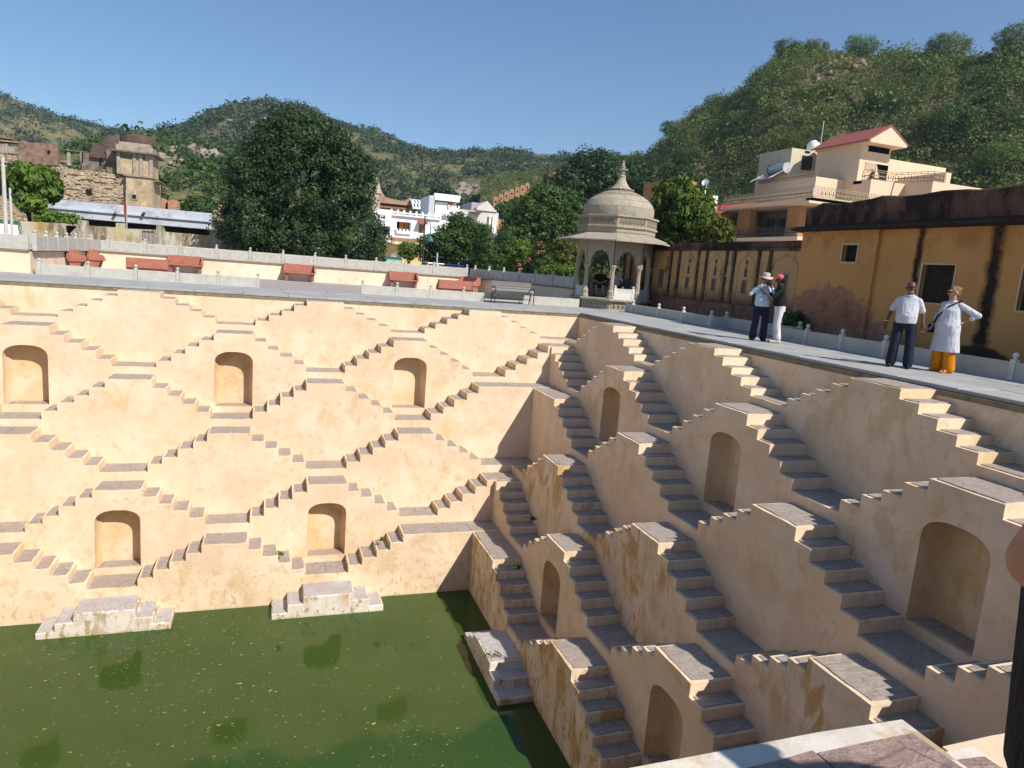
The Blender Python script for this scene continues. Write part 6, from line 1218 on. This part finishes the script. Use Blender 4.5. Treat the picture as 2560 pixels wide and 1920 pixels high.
# man in white polo
p = (1.18, -12.96, W0); d = toC(p); rt, fr, k, V, A_ = person('bald man in a white polo shirt and dark trousers facing the well', p, facing(d), 1.73, 'dark', belly=.055, shirt=F_['white_cotton'], trousers=(F_['navy_denim'], .098, .10), shoe=F_['black_shoe'], look=(.25, -1, 0), stance=.135, jaw=1.08, shoulder=.205, wide=.02,
   arms=[((-.285, .03, 1.14), (-.345, -.05, .91), (-.05, -.1, -1)), ((.275, .03, 1.13), (.31, -.05, .90), (.0, -.1, -1))])
c, L, S, U = fr; mb = Fig(); mb.ball(c-U*.075+L*.045, (.050, .050, .035), 12, 8); link('beard', fuse(mb, 'beard', .01, 2), F_['grey_beard'], rt)
f = Fig(); f.limb([V(-.05, -.06, 1.46), V(0, -.085, 1.43), V(.05, -.06, 1.46)], [.018, .014, .018]); f.limb([V(-.06, .04, 1.48), V(0, .06, 1.49), V(.06, .04, 1.48)], [.018, .018, .018]); link('collar', fuse(f, 'collar', .008, 2), F_['white_cotton'], rt)
mb = MB(); mb.tube([A_[0][1]+Vector((.032*math.cos(t), .032*math.sin(t), .02)) for t in np.linspace(0, 6.28, 13)], .006, 6); mb.build('bracelet', M['white'], rt, world=False)
# woman in white tunic and orange trousers
p = (1.80, -13.42, W0); d = (toC(p)*.55+LEFT*.85).normalized()
rt, fr, k, V, A_ = person('woman in a long white tunic and orange trousers with a hand on her hip', p, facing(d), 1.70, 'fair', belly=.06, bust=.065, shirt=F_['white_cotton'], trousers=(F_['saffron_cotton'], .115, .06), shoe=None, sleeve='34', look=(-.45, -1, 0), kurta=True, stance=.115, wide=.035, shoulder=.20, glasses=True,
   arms=[((-.29, .05, 1.12), (-.24, -.16, .93), (.1, -.5, -.8)), ((.40, .22, 1.17), (.22, .06, 1.0), (-.75, -.5, -.1))])
c, L, S, U = fr; f = Fig(); f.ball(c+U*.045-L*.030, (.086, .086, .088), 14, 10); f.ball(c+U*.07-L*.115, .042, 10, 8); f.ball(c-L*.07-U*.02, (.06, .055, .07), 10, 8); link('hair', fuse(f, 'hair', .011, 2), F_['blond_hair'], rt)
mb = MB(); s0 = V(.16, .02, 1.455); mb.tube([s0+Vector((0, .06, -.1)), s0, V(.06, -.16, 1.33), V(-.10, -.235, 1.12), V(-.21, -.16, .98)], .018, 6); mb.build('bag_strap', F_['strap'], rt, world=False)
f = Fig(); f.obox(V(-.26, -.12, .86), (.03, 0, 0), (0, .10, 0), (0, 0, .09)); link('bag', fuse(f, 'bag', .015, 3), F_['strap'], rt)
for sx in (-1, 1): f = Fig(); f.limb([V(sx*.13, .06, .015), V(sx*.145, -.18, .015)], [.030, .036]); f.v = [(a, b, min(.03, max(.001, z))) for a, b, z in f.v]; link('sandal', fuse(f, 'sandal', .01, 2), F_['saffron_cotton'], rt)
# man in sun hat
p = tuple(atz(1893, 851, W0)); d = (toC(p)*.9-LEFT*.25).normalized()
rt, fr, k, V, A_ = person('man in a pale sun hat and light blue shirt raising a camera', p, facing(d), 1.74, 'brown', belly=.05, shirt=F_['sky_blue_cotton'], trousers=(F_['navy_denim'], .098, .09), shoe=F_['black_shoe'], sleeve='long', look=(.25, -1, -.15), stance=.12, wide=.02, shoulder=.205,
   arms=[((-.36, -.14, 1.22), (-.12, -.28, 1.50), (.55, -.3, .6)), ((.30, -.20, 1.16), (.10, -.33, 1.42), (-.5, -.2, .7))])
c, L, S, U = fr; mb = MB(); n_ = 28; P = []
for r, z, wv in ((.0, .175, 0), (.075, .172, 0), (.095, .15, 0), (.102, .07, 0), (.12, .062, .0), (.19, .05, .02)): P += [tuple(c+S*(r*math.cos(t))+L*(r*1.05*math.sin(t)-.005)+U*(z+wv*math.cos(2*t))) for t in np.linspace(0, 2*math.pi, n_, endpoint=False)]
mb.add(P, [(k_*n_+i, k_*n_+(i+1) % n_, (k_+1)*n_+(i+1) % n_, (k_+1)*n_+i) for k_ in range(5) for i in range(n_)]); o = mb.build('sun_hat', F_['sun_hat'], rt, world=False, smooth=True, fix=False); sm = o.modifiers.new('s', 'SOLIDIFY'); sm.thickness = .008
cm = thing('camera_device', 'small black camera held up between the couple', 'camera', tuple(rt.matrix_basis @ Vector((.0, -.37, 1.50)))); mb = MB(); mb.box(-.055, .055, -.03, .03, -.04, .04); mb.tube([(0, -.03, 0), (0, -.09, 0)], .03, 10); mb.build('camera_body', F_['black_cloth'], cm, world=False)
# man in pink cap
p = tuple(atz(1938, 857, W0)); d = (LEFT*.95-toC(p)*.12).normalized()
rt, fr, k, V, A_ = person('man in a pink cap, black shirt and white jeans leaning toward the camera screen', p, facing(d), 1.76, 'dark', belly=.03, shirt=F_['black_cloth'], trousers=(F_['white_denim'], .080, .13), shoe=F_['cream_shoe'], look=(0, -1, -.25), stance=.09, hem=.03, lean=(0, -.10),
   arms=[((-.24, -.28, 1.16), (-.12, -.50, 1.36), (.1, -.8, .5)), ((.24, -.30, 1.14), (.16, -.52, 1.34), (-.1, -.8, .5))])
c, L, S, U = fr; f = Fig(); f.ball(c-L*.05-U*.03, (.082, .082, .10), 12, 10); f.ball(c-U*.095+L*.02, (.058, .058, .05), 10, 8); link('hair', fuse(f, 'hair', .011, 2), F_['black_hair'], rt)
f = Fig(); f.ball(c+U*.062-L*.012, (.093, .093, .072), 16, 10); f.obox(c+L*.13+U*.055, S*.062, L*.055, U*.008); link('cap', fuse(f, 'cap', .009, 2), F_['pink_cap'], rt)
# two visitors sitting in the pavilion
def seated(label, loc, rz, skin, shirt, legs_bare, hairm, short=True):
    root = thing('person', label, 'person', loc, rz); V = lambda *a: Vector(a); f = Fig(); f.limb([V(0, 0, .98), V(0, -.04, 1.10)], [.06, .055]); fr = head(f, V(0, -.06, 1.17), (0, -1, -.1), .96)
    f.loft([(0, 0, .45, .16, .11), (0, 0, .7, .15, .10), (0, 0, .95, .16, .09), (0, 0, 1.02, .07, .05)])
    for s in (-1, 1):
        f.limb([V(s*.18, 0, .95), V(s*.27, -.12, .70), V(s*.06, -.30, .62)], [.048, .038, .028]); hand(f, V(s*.06, -.30, .62), (-s*.8, -.3, -.2), (0, 0, -1), -s, .95)
        f.limb([V(s*.10, -.02, .47), V(s*.15, -.40, .48), V(s*.16, -.40, .08)], [.08, .058, .038]); f.limb([V(s*.16, -.38, .05), V(s*.17, -.54, .04)], [.04, .035])
    link('body', fuse(f, 'body', .010, 2), SK[skin], root); face_bits(root, fr, .96, True)
    f = Fig(); f.loft([(0, 0, .44, .18, .14), (0, -.02, .62, .18, .135), (0, 0, .85, .185, .12), (0, 0, .96, .18, .09), (0, 0, 1.03, .085, .065)]); [f.limb([V(s*.18, 0, .95), V(s*.245, -.09, .79)], [.065, .062]) for s in (-1, 1)]; link('shirt', fuse(f, 'shirt', .013, 4), shirt, root)
    f = Fig(); f.loft([(0, .02, .38, .17, .13), (0, 0, .50, .18, .14)]); [f.limb([V(s*.10, -.02, .48), V(s*.14, -.34, .49)], [.095, .08]) for s in (-1, 1)]; link('shorts', fuse(f, 'shorts', .014, 4), F_['black_cloth'], root)
    f = Fig(); c, L, S, U = fr; f.ball(c+U*.045-L*.025, (.084, .084, .085), 12, 10); 
    if hairm == 'beard': f.ball(c-U*.08+L*.04, (.055, .055, .045), 10, 8)
    else: f.limb([c-L*.05+U*.02, c-L*.08-U*.2], [.07, .06])
    link('hair', fuse(f, 'hair', .012, 2), F_['black_hair'], root)
    for s in (-1, 1): f = Fig(); f.limb([V(s*.16, -.36, .05), V(s*.175, -.57, .04)], [.045, .038]); f.v = [(a, b, max(.003, z)) for a, b, z in f.v]; link('shoe', fuse(f, 'shoe', .012, 2), F_['black_shoe'], root)
ssv = Vector((-math.sin(PA), math.cos(PA), 0)); dv = Vector((math.cos(PA), math.sin(PA), 0))
def seat_at(u, back): q = PC-dv*back; lat = AR[:2]@np.array([PC.x-CAM[0], PC.y-CAM[1]]); t = aty(u, 700, 4.3); off = (Vector((t[0], t[1], 0))-PC).dot(-ssv); return q-ssv*off
q = seat_at(1500, .42); seated('bearded man in black shirt and shorts sitting inside the pavilion', (q.x, q.y, ZP), facing(dv), 'fair', F_['black_cloth'], True, 'beard')
q = seat_at(1540, .45); seated('person in a white shirt half hidden by a pavilion column', (q.x, q.y, ZP), facing(dv+ssv*.5), 'fair', F_['white_cotton'], True, 'long')
# the visitor at the right edge of the picture, arm bent
el = atd(2606, 1405, .98); wr = atd(2700, 1130, .95); bc = atd(3190, 1500, 1.12); base = (float(bc[0]), float(bc[1]), W0)
loc_el = Vector(el)-Vector(base); fd = Vector((AF[0]*.6-AR[0]*.1, AF[1]*.6-AR[1]*.1, 0)).normalized(); rz = facing(fd); R3 = Matrix.Rotation(-rz, 3, 'Z'); e_l = R3 @ loc_el
sgn = -1 if e_l.x < 0 else 1; up_ = R3 @ (Vector(wr)-Vector(base)); arms = [None, None]; i_ = 0 if sgn < 0 else 1; arms[i_] = (tuple(e_l), tuple(up_), tuple(R3 @ Vector((AR[0], AR[1], .3)))); arms[1-i_] = ((-sgn*.30, -.05, 1.12), (-sgn*.15, -.30, 1.25), (sgn*.3, -.7, .5))
person('visitor in black standing close at the right edge, bare elbow showing', base, rz, 1.68, 'tan', sleeve='none', arms=arms, belly=.05, shirt=F_['black_cloth'], trousers=(F_['black_cloth'], .10, .08), shoe=F_['black_shoe'], look=(0, -1, 0), wide=.05, hem=-.1)
person('visitor in black whose shadow falls across the near landing at bottom right', (-8.55, -23.75, W0), .4, 1.66, 'tan', shirt=F_['black_cloth'], trousers=(F_['black_cloth'], .095, .08), shoe=F_['black_shoe'], wide=.03)
# ================================================================ vehicles behind the parapet
def car(label, loc, rz, paint, L=3.8, W=1.65, H=1.5, boxy=0.0):
    t = thing('parked_car', label, 'car', loc, rz, group='cars parked behind the courtyard'); h = L/2
    mb = MB(); prof = [(-h, .35), (-h+.05, .25), (h-.05, .25), (h, .45), (h-.05, .78), (h*.52, .92), (-h*.85, .95), (-h, .85)]; mb.prism(prof, lambda a, b, q: (a, -W/2 if q == 0 else W/2, b)); bevel(mb.build('body', paint, t, world=False), .06, 3, 25)
    w2 = W/2-.03; w3 = W/2-.20; x0, x1, x2, x3 = -h*.9, -h*(.62+.2*boxy), h*(.08+.2*boxy), h*.50
    mb = MB(); mb.add([(x0, -w2, .93), (x3, -w2, .91), (x2, -w3, H-.06), (x1, -w3, H-.06), (x0, w2, .93), (x3, w2, .91), (x2, w3, H-.06), (x1, w3, H-.06)], [(0,1,2,3),(7,6,5,4),(1,5,6,2),(0,3,7,4),(3,2,6,7),(0,4,5,1)]); mb.build('windows', M['glass'], t, world=False)
    mb = MB(); mb.box(x1-.06, x2+.06, -w3-.02, w3+.02, H-.07, H); bevel(mb.build('roof', paint, t, world=False), .05, 2, 25)
    mb = MB()
    for s in (-1, 1):
        for xa, xb in ((x0, x1), ((x0+x3)/2, (x1+x2)/2+.1), (x3, x2)): mb.bar((xa, s*(w2+.004), .93), (xb, s*(w3+.004), H-.06), .07, .03)
    mb.build('pillars', paint, t, world=False)
    for sx in (-1, 1):
        for sy in (-1, 1): mb = MB(); mb.tube([(sx*h*.62, sy*(W/2-.2), .31), (sx*h*.62, sy*(W/2+.01), .31)], .31, 16); o = mb.build('wheel', M['dark_iron'], t, world=False, smooth=True); mb = MB(); mb.tube([(sx*h*.62, sy*(W/2+.005), .31), (sx*h*.62, sy*(W/2+.02), .31)], .19, 14); mb.build('rim', M['steel'], o, world=False)
    for sy in (-1, 1):
        mb = MB(); mb.ball((h-.06, sy*(W/2-.28), .68), (.08, .16, .09), 10, 6); mb.build('headlight', M['white'], t, world=False, smooth=True); mb = MB(); mb.box(-h-.01, -h+.05, sy*(W/2-.25)-.1, sy*(W/2-.25)+.1, .68, .84); mb.build('tail_light', simple('tail_red', (.4, .02, .02), .3), t, world=False)
def gx(u, Y): return aty(u, 665, Y)[0]
car('small white car parked behind the parapet, its roof and windows showing', (gx(1100, 30), 30, .09), .15, simple('white_car_paint', (.72, .73, .75), .25, .03, 3, .5, bump=0))
car('blue car parked beside the white one under the street tree', (gx(1130, 27.5), 27.5, .09), 2.2, simple('blue_car_paint', (.02, .07, .28), .2, .1, 3, .5, bump=0))
car('dark boxy jeep parked right of the tree trunk', (gx(1172, 29), 29, .09), 3.0, simple('black_car_paint', (.015, .016, .018), .25, .1, 3, .5, bump=0), 4.0, 1.75, 1.85, 1.0)
def rick(label, loc, rz, body):
    t = thing('auto_rickshaw', label, 'auto rickshaw', loc, rz); mb = MB()
    mb.prism([(-1.25, .30), (1.0, .30), (1.25, .55), (1.1, .95), (.75, 1.0), (.6, .45), (-.1, .45), (-.15, .8), (-1.25, .85)], lambda a, b, q: (a, -.62 if q == 0 else .62, b)); bevel(mb.build('body', body, t, world=False), .05, 2, 25)
    mb = MB(); mb.prism([(-1.3, 1.45), (-1.2, 1.66), (-.6, 1.75), (.6, 1.70), (.85, 1.6), (.85, 1.52), (.6, 1.60), (-.6, 1.65), (-1.1, 1.56), (-1.2, 1.0), (-1.3, 1.0)], lambda a, b, q: (a, -.64 if q == 0 else .64, b)); mb.build('canopy', simple('green_canopy', (.03, .12, .09), .7), t, world=False)
    mb = MB(); mb.add([(1.02, -.55, 1.0), (1.02, .55, 1.0), (.82, .52, 1.55), (.82, -.52, 1.55)], [(0, 1, 2, 3)]); mb.build('windscreen', simple('pale_teal_screen', (.22, .42, .40), .2), t, world=False)
    for s in (-1, 1):
        for a, b in (((1.0, s*.58, .98), (.82, s*.58, 1.6)), ((-.2, s*.6, .8), (-.3, s*.6, 1.62))): mb = MB(); mb.bar(a, b, .05); mb.build('post', body, t, world=False)
    for x, y in ((1.0, 0), (-.8, -.5), (-.8, .5)): mb = MB(); mb.tube([(x, y-.06, .22), (x, y+.06, .22)], .22, 14); mb.build('wheel', M['dark_iron'], t, world=False, smooth=True)
    mb = MB(); mb.box(-1.0, -.3, -.5, .5, .45, .75); mb.build('seat', M['dark_iron'], t, world=False); mb = MB(); mb.ball((1.24, 0, .78), .09, 10, 6); mb.build('headlight', M['white'], t, world=False)
rick('green auto rickshaw facing the well beside the yellow ground floor', (gx(980, 30), 30, .09), -1.6, simple('auto_green', (.05, .16, .10), .5))
rick('green auto rickshaw half hidden behind the poles at the left edge', (aty(12, 570, 24.5)[0], 24.5, .35), -1.2, simple('auto_dark_green', (.03, .10, .07), .5))
# ================================================================ haze
hz = MB(); hz.box(-900, 900, -60, 1100, -11, 260); n = bpy.data.materials.new('thin_haze'); n.use_nodes = True; t = n.node_tree; t.nodes.clear(); o = t.nodes.new('ShaderNodeOutputMaterial'); v = t.nodes.new('ShaderNodeVolumePrincipled')
v.inputs['Color'].default_value = (.72, .85, 1.0, 1); v.inputs['Density'].default_value = .00027; v.inputs['Anisotropy'].default_value = .3; t.links.new(v.outputs[0], o.inputs['Volume']); ho_ = hz.build('haze', n); meta(ho_, 'thin blue haze over the valley', 'haze', kind='stuff')
